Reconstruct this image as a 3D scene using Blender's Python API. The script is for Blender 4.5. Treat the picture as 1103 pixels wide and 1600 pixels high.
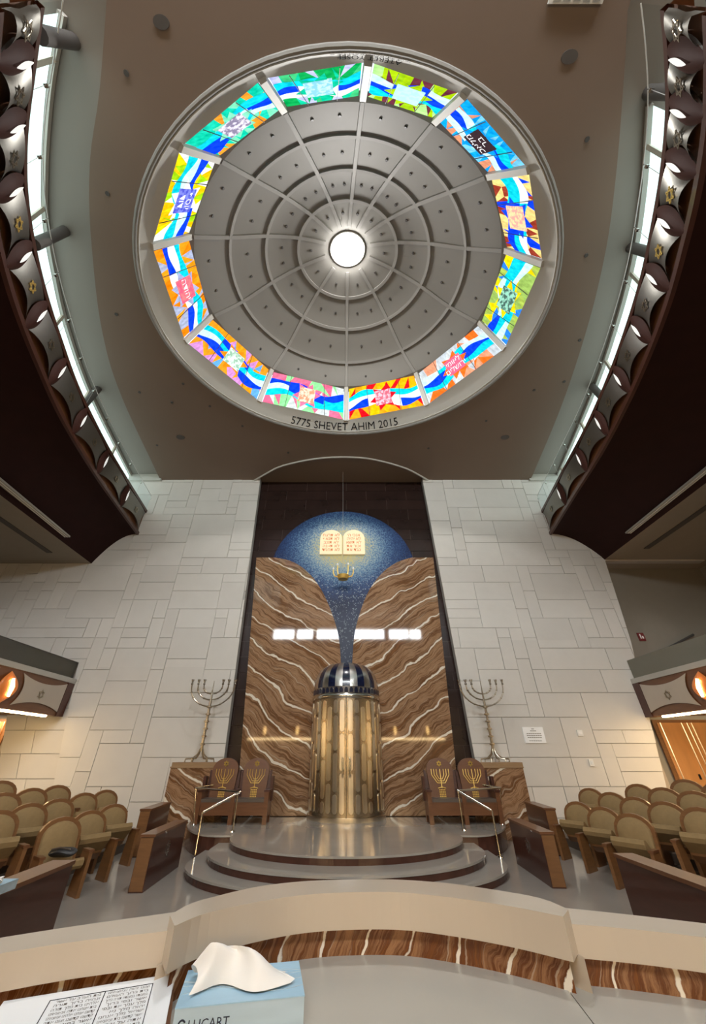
import bpy, math, random
from mathutils import Vector, Matrix
for o in list(bpy.data.objects): bpy.data.objects.remove(o)
sc = bpy.context.scene
COL = sc.collection
PI = math.pi
random.seed(7)

# ------------------------------------------------------------------ camera, world, exposure
cam = bpy.data.cameras.new('camera'); camo = bpy.data.objects.new('camera', cam); COL.objects.link(camo)
cam.sensor_width = 36; cam.sensor_fit = 'AUTO'; cam.lens = 36 * 566 / 1600; cam.shift_x = 10.5 / 1600
cam.clip_start = 0.05; cam.clip_end = 200
camo.location = (0, 0, 2.06); camo.rotation_euler = (math.radians(90 + 33.8765), 0, 0)
sc.camera = camo
w = bpy.data.worlds.new('sky'); sc.world = w; w.use_nodes = True
w.node_tree.nodes['Background'].inputs[0].default_value = (.75, .85, 1, 1)
w.node_tree.nodes['Background'].inputs[1].default_value = 1.0
sc.view_settings.view_transform = 'Standard'; sc.view_settings.look = 'None'
sc.view_settings.gamma = 1; sc.view_settings.use_curve_mapping = False
sc.view_settings.exposure = 0.56
sc.cycles.use_denoising = True
sc.cycles.max_bounces = 8; sc.cycles.diffuse_bounces = 5; sc.cycles.sample_clamp_indirect = 6
L_OCULUS, L_CLEAR, L_REAR, L_STRIP = 40, .95, 46, 20

def area(name, loc, direction, sx, sy, power, col):
    l = bpy.data.lights.new(name, 'AREA'); l.shape = 'RECTANGLE'; l.size = sx; l.size_y = sy; l.energy = power; l.color = col
    o = bpy.data.objects.new(name, l); COL.objects.link(o); o.location = loc
    o.rotation_euler = Vector(direction).to_track_quat('-Z', 'Y').to_euler()
    return o
# daylight falling in through the stained glass ring and the oculus of the dome
area('dome_daylight', (0.05, 5.99, 17.9), (0, 0, -1), .7, .7, 400, (1, .98, .95))

# ------------------------------------------------------------------ materials
MATS = {}
def nt(name):
    m = bpy.data.materials.new(name); m.use_nodes = True
    t = m.node_tree; b = t.nodes['Principled BSDF']
    return m, t, b
def N(t, kind, **kw):
    n = t.nodes.new(kind)
    for k, v in kw.items(): setattr(n, k, v)
    return n
def mix_rgb(t, fac, a, b, mode='MIX'):
    n = N(t, 'ShaderNodeMix', data_type='RGBA', blend_type=mode)
    for s, v in ((n.inputs[0], fac), (n.inputs[6], a), (n.inputs[7], b)):
        if hasattr(v, 'links') or isinstance(v, bpy.types.NodeSocket): t.links.new(v, s)
        elif isinstance(v, (int, float)): s.default_value = v
        else: s.default_value = (*v, 1)
    return n.outputs[2]
def math_n(t, op, a, b=0.0, c=0.0):
    n = N(t, 'ShaderNodeMath', operation=op)
    for s, v in zip(n.inputs, (a, b, c)):
        if isinstance(v, bpy.types.NodeSocket): t.links.new(v, s)
        else: s.default_value = v
    return n.outputs[0]
def mat(name, col, rough=.5, metal=0., var=.12, scale=3., stretch=(1, 1, 1), emit=0., ecol=None, obj_random=0., bump=0., coat=0., sample=True):
    if name in MATS: return MATS[name]
    m, t, b = nt(name)
    tc = N(t, 'ShaderNodeTexCoord'); mp = N(t, 'ShaderNodeMapping'); mp.inputs['Scale'].default_value = stretch
    t.links.new(tc.outputs['Object'], mp.inputs[0])
    no = N(t, 'ShaderNodeTexNoise'); no.inputs['Scale'].default_value = scale; no.inputs['Detail'].default_value = 5
    t.links.new(mp.outputs[0], no.inputs['Vector'])
    lo = tuple(c * (1 - var) for c in col); hi = tuple(min(1, c * (1 + var)) for c in col)
    c = mix_rgb(t, no.outputs[0], lo, hi)
    if obj_random:
        oi = N(t, 'ShaderNodeObjectInfo')
        f = math_n(t, 'MULTIPLY_ADD', oi.outputs['Random'], obj_random, 1 - obj_random)
        cb = N(t, 'ShaderNodeCombineColor')
        for k in range(3): t.links.new(f, cb.inputs[k])
        c = mix_rgb(t, 1.0, c, cb.outputs[0], 'MULTIPLY')
    t.links.new(c, b.inputs['Base Color'])
    b.inputs['Roughness'].default_value = rough; b.inputs['Metallic'].default_value = metal
    if coat: b.inputs['Coat Weight'].default_value = coat; b.inputs['Coat Roughness'].default_value = .05
    if bump:
        bp = N(t, 'ShaderNodeBump'); bp.inputs['Strength'].default_value = bump; bp.inputs['Distance'].default_value = .03
        t.links.new(no.outputs[0], bp.inputs['Height']); t.links.new(bp.outputs[0], b.inputs['Normal'])
    if emit:
        if ecol: b.inputs['Emission Color'].default_value = (*ecol, 1)
        else: t.links.new(c, b.inputs['Emission Color'])
        b.inputs['Emission Strength'].default_value = emit
        if not sample: m.cycles.emission_sampling = 'NONE'
    MATS[name] = m
    return m
def onyx(name, kx, kz, ab, scale, vein, colors, vscale=1., rough=.045):
    """banded stone: bands run along kx*x + kz*z, warped by noise, with pale veins every `vein` metres"""
    m, t, b = nt(name)
    tc = N(t, 'ShaderNodeTexCoord'); sx = N(t, 'ShaderNodeSeparateXYZ'); t.links.new(tc.outputs['Object'], sx.inputs[0])
    x = math_n(t, 'ABSOLUTE', sx.outputs[0]) if ab else sx.outputs[0]
    warp = N(t, 'ShaderNodeTexNoise'); warp.inputs['Scale'].default_value = .55 * scale; warp.inputs['Detail'].default_value = 3
    t.links.new(tc.outputs['Object'], warp.inputs['Vector'])
    fine = N(t, 'ShaderNodeTexNoise'); fine.inputs['Scale'].default_value = 3.2 * scale; fine.inputs['Detail'].default_value = 4
    t.links.new(tc.outputs['Object'], fine.inputs['Vector'])
    a = math_n(t, 'ADD', math_n(t, 'MULTIPLY', x, kx), math_n(t, 'MULTIPLY', sx.outputs[2], kz))
    a = math_n(t, 'ADD', a, math_n(t, 'MULTIPLY', warp.outputs[0], 1.15 / scale))
    a = math_n(t, 'ADD', a, math_n(t, 'MULTIPLY', fine.outputs[0], .16 / scale))
    cb = N(t, 'ShaderNodeCombineXYZ'); t.links.new(math_n(t, 'MULTIPLY', a, 3.8 * scale), cb.inputs[0])
    t.links.new(math_n(t, 'MULTIPLY', x, .22 * scale), cb.inputs[1]); t.links.new(math_n(t, 'MULTIPLY', sx.outputs[2], .22 * scale), cb.inputs[2])
    band = N(t, 'ShaderNodeTexNoise'); band.inputs['Scale'].default_value = 1.3; band.inputs['Detail'].default_value = 6; band.inputs['Roughness'].default_value = .72
    t.links.new(cb.outputs[0], band.inputs['Vector'])
    rp = N(t, 'ShaderNodeValToRGB'); e = rp.color_ramp.elements
    e[0].position = .25; e[0].color = (*colors[0], 1); e[1].position = .78; e[1].color = (*colors[-1], 1)
    for k, c in enumerate(colors[1:-1]):
        n = e.new(.25 + .53 * (k + 1) / (len(colors) - 1)); n.color = (*c, 1)
    t.links.new(band.outputs[0], rp.inputs[0])
    ph = math_n(t, 'MULTIPLY', a, 2 * PI / vein)
    s = math_n(t, 'SINE', ph)
    s2 = math_n(t, 'SINE', math_n(t, 'MULTIPLY', a, 2 * PI / vein * 2.37))
    vn = N(t, 'ShaderNodeTexNoise'); vn.inputs['Scale'].default_value = .8 * scale; t.links.new(tc.outputs['Object'], vn.inputs['Vector'])
    th_ = math_n(t, 'MULTIPLY_ADD', vn.outputs[0], .07, .935)
    mk = math_n(t, 'MULTIPLY', math_n(t, 'SUBTRACT', s, th_), 55.0); mk.node.use_clamp = True
    m2 = math_n(t, 'MULTIPLY', math_n(t, 'SUBTRACT', s2, math_n(t, 'MULTIPLY_ADD', vn.outputs[0], .22, .875)), 30.0); m2.node.use_clamp = True
    c = mix_rgb(t, math_n(t, 'MULTIPLY', m2, .45), rp.outputs[0], (.52, .42, .31))
    c = mix_rgb(t, mk, c, (.76, .69, .58))
    t.links.new(c, b.inputs['Base Color']); b.inputs['Roughness'].default_value = rough; b.inputs['Specular IOR Level'].default_value = .36
    MATS[name] = m
    return m
def glass_mat(name, col, clear):
    m, t, b = nt(name)
    tr = N(t, 'ShaderNodeBsdfTransparent'); tr.inputs[0].default_value = (*col, 1)
    gl = N(t, 'ShaderNodeBsdfGlossy'); gl.inputs['Roughness'].default_value = .03; gl.inputs[0].default_value = (.8, .9, 1, 1)
    no = N(t, 'ShaderNodeTexNoise'); no.inputs['Scale'].default_value = .4
    f = math_n(t, 'MULTIPLY_ADD', no.outputs[0], .06, 1 - clear)
    mx = N(t, 'ShaderNodeMixShader'); t.links.new(f, mx.inputs[0]); t.links.new(tr.outputs[0], mx.inputs[1]); t.links.new(gl.outputs[0], mx.inputs[2])
    t.links.new(mx.outputs[0], t.nodes['Material Output'].inputs[0]); MATS[name] = m
    return m

M = dict(
    stone=mat('white_stone', (.66, .635, .59), .75, var=.05, scale=1.6, obj_random=.08, bump=.25),
    joint=mat('stone_joint', (.40, .385, .36), .9),
    ceil=mat('ceiling_plaster', (.20, .145, .108), .8, var=.05, scale=.5),
    cove=mat('cove_plaster', (.25, .232, .205), .8, var=.04, scale=.5),
    ring=mat('ring_plaster', (.52, .505, .46), .6, var=.03),
    dome=mat('dome_plaster', (.20, .19, .17), .7, var=.06, scale=1.2),
    rib=mat('rib_plaster', (.24, .23, .21), .7, var=.03),
    dot=mat('dark_socket', (.07, .065, .06), .6),
    grey=mat('dusky_plaster', (.28, .255, .21), .8, var=.06),
    lens=mat('lens_wood', (.050, .017, .012), .6, var=.25, scale=3),
    pale=mat('pale_beige_panel', (.46, .40, .335), .5, var=.06),
    silver2=mat('satin_steel', (.66, .64, .60), .30, 1., var=.06),
    pgrey=mat('parapet_grey', (.235, .225, .19), .6, var=.1),
    speaker=mat('speaker_grille', (.085, .075, .068), .7),
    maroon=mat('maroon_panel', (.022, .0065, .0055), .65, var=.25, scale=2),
    wood=mat('dark_wood', (.062, .018, .011), .35, var=.35, scale=2.5, stretch=(1, 1, 9), coat=.3),
    woodm=mat('brown_wood', (.145, .056, .021), .38, var=.3, scale=2.5, stretch=(1, 1, 9), coat=.3),
    woodl=mat('light_wood', (.185, .082, .028), .4, var=.3, scale=3, stretch=(1, 1, 8), coat=.2),
    door=mat('door_wood', (.52, .25, .09), .4, var=.2, scale=2.5, stretch=(2, 2, .4)),
    silver=mat('brushed_steel', (.27, .26, .235), .42, 1., var=.1, scale=6, stretch=(1, 1, 12)),
    steel=mat('polished_steel', (.62, .60, .55), .16, 1., var=.06),
    menorah=mat('aged_brass', (.42, .37, .29), .3, 1., var=.2),
    brass=mat('champagne_metal', (.74, .67, .55), .28, 1., var=.12, scale=3, stretch=(6, 6, .3)),
    brassd=mat('bronze_metal', (.48, .40, .29), .26, 1., var=.2, scale=3, stretch=(6, 6, .3)),
    gold=mat('gold_leaf', (.85, .60, .17), .35, .7, var=.1),
    navy=mat('navy_enamel', (.006, .010, .035), .2, var=.3, coat=.5),
    tan=mat('tan_upholstery', (.26, .172, .074), .85, var=.16, scale=14),
    marble=mat('grey_marble', (.36, .335, .30), .10, var=.22, scale=.9),
    floor=mat('floor_marble', (.30, .275, .245), .14, var=.25, scale=.7),
    riser=mat('brown_marble', (.075, .030, .020), .2, var=.4, scale=4),
    cream=mat('cream_marble', (.50, .42, .33), .22, var=.08, scale=3, coat=.2),
    counter=mat('counter_marble', (.42, .40, .355), .25, var=.08, scale=3),
    tile=mat('dark_brown_tile', (.032, .017, .014), .22, var=.35, scale=1.5, obj_random=.3),
    grout=mat('dark_grout', (.075, .05, .04), .8),
    ink=mat('black_ink', (.02, .02, .022), .5),
    white=mat('white_enamel', (.75, .75, .72), .5, var=.03),
    paper=mat('white_paper', (.74, .76, .78), .6, var=.03),
    tissue=mat('tissue_paper', (.82, .79, .75), .9, var=.05, scale=8),
    box=mat('pale_blue_card', (.33, .52, .66), .4, var=.22, scale=5, stretch=(.6, 3, 2)),
    boxs=mat('grey_blue_card', (.42, .52, .58), .4, var=.28, scale=5, stretch=(.6, 2, 4)),
    black=mat('black_leather', (.018, .018, .02), .45, var=.3),
    cushion=mat('brown_leather', (.10, .075, .06), .4, var=.2),
    daylight=mat('daylight_pane', (.8, .95, .92), .3, var=.03, emit=L_CLEAR, ecol=(.82, 1.0, .96)),
    sun=mat('oculus_pane', (1, 1, 1), .3, var=0., emit=L_OCULUS, ecol=(1, .99, .97)),
    rearpane=mat('rear_window_pane', (.9, .95, 1), .3, var=.02, emit=L_REAR, ecol=(.92, .97, 1)),
    strip=mat('warm_light_strip', (1, .9, .7), .4, var=.02, emit=L_STRIP, ecol=(1, .70, .34)),
    bulb=mat('glowing_bulb', (1, .85, .5), .4, var=.02, emit=22, ecol=(1, .62, .22)),
    slit=mat('white_slit', (.85, .85, .82), .4, var=.02, emit=.35, ecol=(1, 1, .96)),
    grille=mat('aluminium_grille', (.50, .49, .46), .4, .6, var=.06),
    tablet=mat('tablet_stone', (.90, .76, .48), .5, var=.06, emit=.16, ecol=(1, .82, .50)),  # faint glow added to the stone, which is no lamp
    letter=mat('orange_letter', (.66, .22, .06), .5, var=.05, emit=.12, ecol=(.9, .3, .08)),  # faint glow added to the painted letters
    lead=mat('lead_line', (.02, .02, .02), .6),
    red=mat('exit_red', (.20, .03, .03), .5), signw=mat('sign_white', (.7, .68, .64), .5, emit=.1, ecol=(1, 1, 1)),  # sign white has a faint added glow, also on the unlit paper notice
    plinth=mat('plinth_wood', (.30, .19, .10), .4, var=.2, stretch=(1, 1, 6)),
    carpet=mat('tier_carpet', (.13, .10, .075), .9, var=.2, scale=8),
    amber=mat('amber_shade', (.45, .13, .03), .3, var=.1, emit=.14, ecol=(1, .28, .05)),
    onyx=onyx('brown_onyx', -.60, 1., True, 1., 1.0, [(.075, .032, .014), (.24, .110, .044), (.13, .062, .028), (.37, .22, .125), (.17, .085, .038), (.34, .25, .17), (.48, .37, .27)]),
    onyxd=onyx('red_onyx', 1., -.45, False, 7., .14, [(.07, .020, .007), (.19, .065, .016), (.12, .04, .013), (.30, .15, .07), (.16, .06, .02), (.36, .25, .16)], vscale=.93),
    pane=glass_mat('balcony_glass', (.90, .94, .95), .90),
    lglass=glass_mat('gallery_glass', (.90, .88, .84), .96),
)

for k_ in ('lens', 'maroon', 'ink'): M[k_].node_tree.nodes['Principled BSDF'].inputs['Specular IOR Level'].default_value = .15

_i = M['ink'].node_tree.nodes['Principled BSDF']; _i.inputs['Specular IOR Level'].default_value = 0; _i.inputs['Roughness'].default_value = 1; _i.inputs['IOR'].default_value = 1.0

# ------------------------------------------------------------------ mesh helpers
class MB:
    def __init__(s): s.v = []; s.f = []
    def add(s, vs, fs):
        k = len(s.v); s.v += [tuple(p) for p in vs]; s.f += [tuple(k + i for i in q) for q in fs]; return s
    def box(s, lo, hi):
        (a, b, c), (d, e, g) = lo, hi
        return s.add([(a, b, c), (d, b, c), (d, e, c), (a, e, c), (a, b, g), (d, b, g), (d, e, g), (a, e, g)],
                     [(0, 3, 2, 1), (4, 5, 6, 7), (0, 1, 5, 4), (1, 2, 6, 5), (2, 3, 7, 6), (3, 0, 4, 7)])
    def obox(s, c, h, R):
        c = Vector(c); R = R.to_3x3()
        vs = [c + R @ Vector((x * h[0], y * h[1], z * h[2])) for z in (-1, 1) for x, y in ((-1, -1), (1, -1), (1, 1), (-1, 1))]
        return s.add(vs, [(0, 3, 2, 1), (4, 5, 6, 7), (0, 1, 5, 4), (1, 2, 6, 5), (2, 3, 7, 6), (3, 0, 4, 7)])
    def prism(s, poly, fn, d0, d1):
        """polygon (p,q) extruded from depth d0 to d1, fn(p,q,d) -> world"""
        n = len(poly)
        vs = [fn(p, q, d0) for p, q in poly] + [fn(p, q, d1) for p, q in poly]
        fs = [tuple(range(n))[::-1], tuple(range(n, 2 * n))] + [(i, (i + 1) % n, n + (i + 1) % n, n + i) for i in range(n)]
        return s.add(vs, fs)
    def tube(s, pts, r, n=8, closed=False):
        pts = [Vector(p) for p in pts]; m = len(pts); rs = r if isinstance(r, (list, tuple)) else [r] * m
        vs = []; up = None
        for i, p in enumerate(pts):
            a = pts[i - 1] if (i or closed) else p; b = pts[(i + 1) % m] if (i < m - 1 or closed) else p
            d = (b - a).normalized()
            if up is None: up = d.orthogonal().normalized()
            up = (up - d * up.dot(d)).normalized() if (up - d * up.dot(d)).length > 1e-5 else d.orthogonal().normalized()
            si = d.cross(up)
            vs += [p + (up * math.cos(2 * PI * k / n) + si * math.sin(2 * PI * k / n)) * rs[i] for k in range(n)]
        fs = []
        for i in range(m if closed else m - 1):
            j = (i + 1) % m
            fs += [(i * n + k, i * n + (k + 1) % n, j * n + (k + 1) % n, j * n + k) for k in range(n)]
        if not closed: fs += [tuple(range(n))[::-1], tuple(range((m - 1) * n, m * n))]
        return s.add(vs, fs)
    def lathe(s, prof, c, n=24, a0=0., a1=2 * PI):
        full = abs(a1 - a0 - 2 * PI) < 1e-6; cols = n if full else n + 1
        vs = [(c[0] + r * math.cos(a0 + (a1 - a0) * k / n), c[1] + r * math.sin(a0 + (a1 - a0) * k / n), c[2] + z) for r, z in prof for k in range(cols)]
        fs = []
        for i in range(len(prof) - 1):
            for k in range(n):
                k2 = (k + 1) % cols
                fs.append((i * cols + k, i * cols + k2, (i + 1) * cols + k2, (i + 1) * cols + k))
        return s.add(vs, fs)
    def grid(s, fn, nu, nv):
        vs = [fn(i / nu, j / nv) for i in range(nu + 1) for j in range(nv + 1)]
        return s.add(vs, [(i * (nv + 1) + j, (i + 1) * (nv + 1) + j, (i + 1) * (nv + 1) + j + 1, i * (nv + 1) + j + 1) for i in range(nu) for j in range(nv)])
    def mesh(s, name, material, smooth=False):
        me = bpy.data.meshes.new(name); me.from_pydata(s.v, [], s.f); me.materials.append(material)
        if smooth:
            me.polygons.foreach_set('use_smooth', [True] * len(me.polygons))
            me.set_sharp_from_angle(angle=math.radians(35))
        me.update(); return me
    def build(s, name, material, parent=None, smooth=False, local=False):
        return link(name, s.mesh(name, material, smooth), parent, local)
WL = {}
def link(name, me, parent=None, local=False):
    o = bpy.data.objects.new(name, me); COL.objects.link(o)
    if parent is not None:
        o.parent = parent
        if not local: o.location = -WL.get(parent.name, Vector((0, 0, 0)))
    WL[o.name] = Vector((0, 0, 0))
    return o
def tag(o, label=None, cat=None, group=None, kind=None):
    if label: o['label'] = label
    if cat: o['category'] = cat
    if group: o['group'] = group
    if kind: o['kind'] = kind
    return o
def thing(name, loc, label=None, cat=None, group=None, kind=None, rz=0):
    o = bpy.data.objects.new(name, None); COL.objects.link(o); o.location = loc; o.rotation_euler[2] = rz
    o.empty_display_size = .1
    WL[o.name] = Vector(loc)
    return tag(o, label, cat, group, kind)
def copy_tree(o, parent=None):
    c = o.copy(); COL.objects.link(c)
    if parent: c.parent = parent
    for ch in list(o.children): copy_tree(ch, c)
    return c
def text_mesh(s, size, bold=0.):
    """lettering as flat polygons: verts (x right, y up), centred in x, baseline at 0"""
    cu = bpy.data.curves.new('t', 'FONT'); cu.body = s; cu.size = size; cu.align_x = 'CENTER'; cu.resolution_u = 2; cu.offset = bold * size
    ob = bpy.data.objects.new('t', cu); COL.objects.link(ob)
    dg = bpy.context.evaluated_depsgraph_get(); me = bpy.data.meshes.new_from_object(ob.evaluated_get(dg))
    v = [tuple(p.co) for p in me.vertices]; f = [tuple(p.vertices) for p in me.polygons]
    bpy.data.objects.remove(ob); bpy.data.curves.remove(cu); bpy.data.meshes.remove(me)
    return v, f
def lettering(name, s, size, fn, material, parent, bold=0.):
    v, f = text_mesh(s, size, bold)
    m = MB(); m.add([fn(x, y) for x, y, _ in v], f)
    return m.build(name, material, parent)
def heb(s): return s[::-1]
def spline(pts, n):
    """Catmull-Rom through 2D points, n samples evenly along its length"""
    P = [Vector((*p, 0)) for p in pts]; P = [2 * P[0] - P[1]] + P + [2 * P[-1] - P[-2]]
    out = []
    for i in range(1, len(P) - 2):
        for k in range(20):
            t = k / 20; a, b, c, d = P[i - 1:i + 3]
            out.append(.5 * ((2 * b) + (c - a) * t + (2 * a - 5 * b + 4 * c - d) * t * t + (3 * b - a - 3 * c + d) * t ** 3))
    out.append(P[-2])
    L = [0]
    for a, b in zip(out, out[1:]): L.append(L[-1] + (b - a).length)
    res = []; j = 0
    for k in range(n + 1):
        s = L[-1] * k / n
        while j < len(L) - 2 and L[j + 1] < s: j += 1
        f = (s - L[j]) / max(1e-9, L[j + 1] - L[j]); res.append(out[j].lerp(out[j + 1], min(1, max(0, f))))
    return res, L[-1]
def star_bars(m, c, R, U, size, wd, dep):
    """six-pointed star of two interlaced triangle outlines, raised by dep along R x U"""
    c = Vector(c); R = Vector(R).normalized(); U = Vector(U).normalized(); Nn = R.cross(U)
    for s in (1, -1):
        pts = [c + (R * math.sin(2 * PI * k / 3) + U * math.cos(2 * PI * k / 3) * s) * size for k in range(3)]
        for k in range(3):
            a, b = pts[k], pts[(k + 1) % 3]; d = (b - a).normalized(); q = Nn.cross(d) * wd
            m.add([a - q, b - q, b + q, a + q, a - q + Nn * dep, b - q + Nn * dep, b + q + Nn * dep, a + q + Nn * dep],
                  [(0, 1, 2, 3), (4, 7, 6, 5), (0, 4, 5, 1), (1, 5, 6, 2), (2, 6, 7, 3), (3, 7, 4, 0)])
    return m
def clip(poly, inside, cut):
    out = []
    for i, p in enumerate(poly):
        q = poly[(i + 1) % len(poly)]
        if inside(p): out.append(p)
        if inside(p) != inside(q): out.append(cut(p, q))
    return out
def half(poly, a, b, c):
    """keep a*x + b*z <= c"""
    ins = lambda p: a * p[0] + b * p[1] <= c + 1e-9
    def cut(p, q):
        dp = a * p[0] + b * p[1] - c; dq = a * q[0] + b * q[1] - c; t = dp / (dp - dq)
        return (p[0] + (q[0] - p[0]) * t, p[1] + (q[1] - p[1]) * t)
    return clip(poly, ins, cut)

# ------------------------------------------------------------------ room shell
YW, ZC = 15.0, 14.17
fl = MB().box((-17.2, -9.2, -.2), (17.2, 17, 0)).build('floor', M['floor']); tag(fl, 'polished grey marble floor between the seating blocks', 'floor', kind='structure')
# white stone wall on both sides of the niche, every slab a stone of its own
def wall_side(name, label, regions, seed):
    rnd = random.Random(seed); X0 = min(min(p[0] for p in r) for r in regions); X1 = max(max(p[0] for p in r) for r in regions)
    bk = MB()
    for r in regions: bk.prism(r, lambda p, q, d: (p, d, q), YW + .04, YW + .3)
    root = bk.build(name, M['joint']); tag(root, label, 'wall', kind='structure')
    ux, uz = .52, .40
    nx, nz = int((X1 - X0) / ux) + 2, int(14.3 / uz) + 1
    used = [[False] * nz for _ in range(nx)]
    for j in range(nz):
        for i in range(nx):
            if used[i][j]: continue
            wmax, hmax = rnd.choice(((2, 1), (3, 2), (4, 2), (2, 2), (1, 2), (3, 1), (5, 2), (2, 3), (3, 3), (4, 3), (1, 3)))
            w_ = 1
            while w_ < wmax and i + w_ < nx and not used[i + w_][j]: w_ += 1
            h_ = min(hmax, nz - j)
            for a in range(w_):
                for b in range(h_): used[i + a][j + b] = True
            g = .008
            quad = [(X0 + i * ux + g, j * uz + g), (X0 + (i + w_) * ux - g, j * uz + g), (X0 + (i + w_) * ux - g, (j + h_) * uz - g), (X0 + i * ux + g, (j + h_) * uz - g)]
            dep = YW - rnd.uniform(0, .022)
            for r in regions:
                q = quad
                cx_ = sum(p[0] for p in r) / len(r); cz_ = sum(p[1] for p in r) / len(r)
                for k in range(len(r)):
                    (x1, z1), (x2, z2) = r[k], r[(k + 1) % len(r)]
                    a, b = z2 - z1, x1 - x2; c = a * x1 + b * z1
                    if a * cx_ + b * cz_ > c: a, b, c = -a, -b, -c
                    if q: q = half(q, a, b, c)
                if len(q) > 2:
                    ar = abs(sum(q[k][0] * q[(k + 1) % len(q)][1] - q[(k + 1) % len(q)][0] * q[k][1] for k in range(len(q)))) / 2
                    if ar > .03: MB().prism(q, lambda p, z, d: (p, d, z), dep, YW + .05).build('stone', M['stone'], root)
NL = lambda z: -4.19 - .031 * (z - 2)      # left edge of the niche, leaning outwards a little
NR = lambda z: 4.40 - .029 * (z - 2)
wall_side('wall_back_left', 'white stone slab wall left of the dark niche',
          [[(-16.4, 4.9), (NL(4.9), 4.9), (NL(14.3), 14.3), (-16.4, 14.3)], [(-9.45, 0), (NL(0), 0), (NL(4.9), 4.9), (-10.42, 4.9)]], 3)
wall_side('wall_back_right', 'white stone slab wall right of the dark niche',
          [[(NR(0), 0), (10.35, 0), (11.45, 5.9), (NR(5.9), 5.9)], [(NR(5.9), 5.9), (11.45, 5.9), (11.84, 9.45), (NR(9.45), 9.45)], [(NR(9.45), 9.45), (16.4, 9.45), (16.4, 14.3), (NR(14.3), 14.3)]], 5)
# deeper walls below and behind the galleries
rt = MB().box((10.2, 16.0, 0), (17, 16.2, 9.6)).build('wall_back_right_recess', M['grey']); tag(rt, 'dusky wall recessed behind the right gallery', 'wall', kind='structure')
MB().box((10.9, 15.96, 0), (11.4, 15.999, 3.2)).build('jamb', M['cream'], rt)
lt = MB().box((-17, 16.5, 0), (-9.4, 16.7, 4.9)).build('wall_back_left_recess', M['cove']); tag(lt, 'wall with the wooden door recessed under the left gallery', 'wall', kind='structure')
pier = MB().prism([(-11.3, 0), (-9.45, 0), (-10.42, 4.9), (-12.9, 4.9)], lambda p, q, d: (p, d, q), 15.12, 16.5).build('wall_left_pier', M['joint'])
tag(pier, 'shaded stone pier beside the left door under the gallery', 'wall', kind='structure')
for j in range(7):
    z0, z1 = j * .7 + .012, (j + 1) * .7 - .012
    lx = lambda z: -11.3 - .3265 * z; rx = lambda z: -9.45 - .198 * z
    mid = .5 if j % 2 else .33
    for a, b in ((0, mid), (mid, 1)):
        f = lambda z, t: lx(z) + (rx(z) - lx(z)) * t
        MB().prism([(f(z0, a) + .012, z0), (f(z0, b) - .012, z0), (f(z1, b) - .012, z1), (f(z1, a) + .012, z1)], lambda p, q, d: (p, d, q), 15.09, 15.14).build('stone', M['stone'], pier)
tag(MB().box((-17.2, -9.2, 0), (-17, 17, 14.6)).build('wall_left', M['cove']), 'plain plaster side wall left of the seats', 'wall', kind='structure')
tag(MB().box((17, -9.2, 0), (17.2, 17, 14.6)).build('wall_right', M['cove']), 'plain plaster side wall right of the seats', 'wall', kind='structure')
rw = MB().box((-17.2, -9.2, 0), (17.2, -9, 14.6)).build('wall_rear', M['cove']); tag(rw, 'plaster rear wall with a row of high windows', 'wall', kind='structure')
for k, (a, b) in enumerate(((-7.7, -5.6), (-5.2, -3.6), (-3.1, -.35), (.4, 4.0), (4.6, 6.6), (6.8, 7.9))):
    wi = MB().box((a - .08, -9.0, 12.25), (b + .08, -8.93, 13.3)).build('window_%d' % (k + 1), M['white']); tag(wi, 'high bright window in the rear wall', 'window', 'rear windows', 'structure')
    MB().box((a, -8.93, 12.33), (b, -8.9, 13.22)).build('pane', M['rearpane'], wi)

# ------------------------------------------------------------------ balcony curves
CL = [(-5.0, .25), (-5.62, .92), (-6.34, 1.72), (-6.95, 2.55), (-7.46, 3.47), (-7.95, 4.58), (-8.44, 5.98), (-9.0, 7.85), (-9.5, 10.45), (-9.78, 12.7), (-10.03, 15.0)]
CR = [(5.22, .28), (5.65, .78), (6.15, 1.44), (6.63, 2.24), (7.05, 3.08), (7.58, 4.26), (8.04, 5.58), (8.5, 7.2), (8.98, 9.4), (9.36, 12.0), (9.83, 15.0)]
STL = [(-5.72, .45), (-6.5, 1.27), (-7.16, 2.07), (-7.76, 2.87), (-8.38, 3.8), (-9.01, 5.09), (-9.75, 6.89), (-10.6, 9.89), (-11.5, 15)]
STR = [(6.0, .45), (6.85, 1.52), (7.2, 2.07), (7.9, 3.26), (8.62, 4.74), (9.33, 6.67), (10.15, 9.57), (11.3, 15)]
EDL = [(-4.5, .1), (-4.88, .67), (-5.47, 1.52), (-6.36, 2.68), (-7.26, 4.3), (-8.42, 6.94), (-9.14, 9.63), (-9.8, 14.55)]
EDR = [(5.5, .4), (5.97, 1.25), (6.82, 2.92), (7.55, 4.62), (8.27, 6.94), (9.02, 10.28), (9.7, 14.55)]
# ceiling slab: a band between the side edges with an elliptical hole
DC = (0.05, 6.11)
def ell(t, a, b, z, yc=6.11): return (DC[0] + a * math.cos(t), yc + b * math.sin(t), z)
edl, _ = spline(EDL, 40); edr, _ = spline(EDR, 40)
apse = [(-4.98, 15.1), (-4.2, 14.5), (-3.26, 13.87), (-1.61, 13.35), (-.19, 13.21), (1.23, 13.35), (2.88, 13.97), (3.75, 14.55), (4.46, 15.1)]
aps, _ = spline(apse, 24)
outline = [(-4.5, -9)] + [(p.x, p.y) for p in edl] + [(-9.85, 15.05)] + [(p.x, p.y) for p in aps] + [(9.75, 15.05)] + [(p.x, p.y) for p in edr[::-1]] + [(5.5, -9)]
NH = 96
hole = [ell(2 * PI * k / NH, 6.50, 5.38, ZC, 6.25)[:2] for k in range(NH)]
cm = bpy.data.meshes.new('ceiling')
import bmesh
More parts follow.
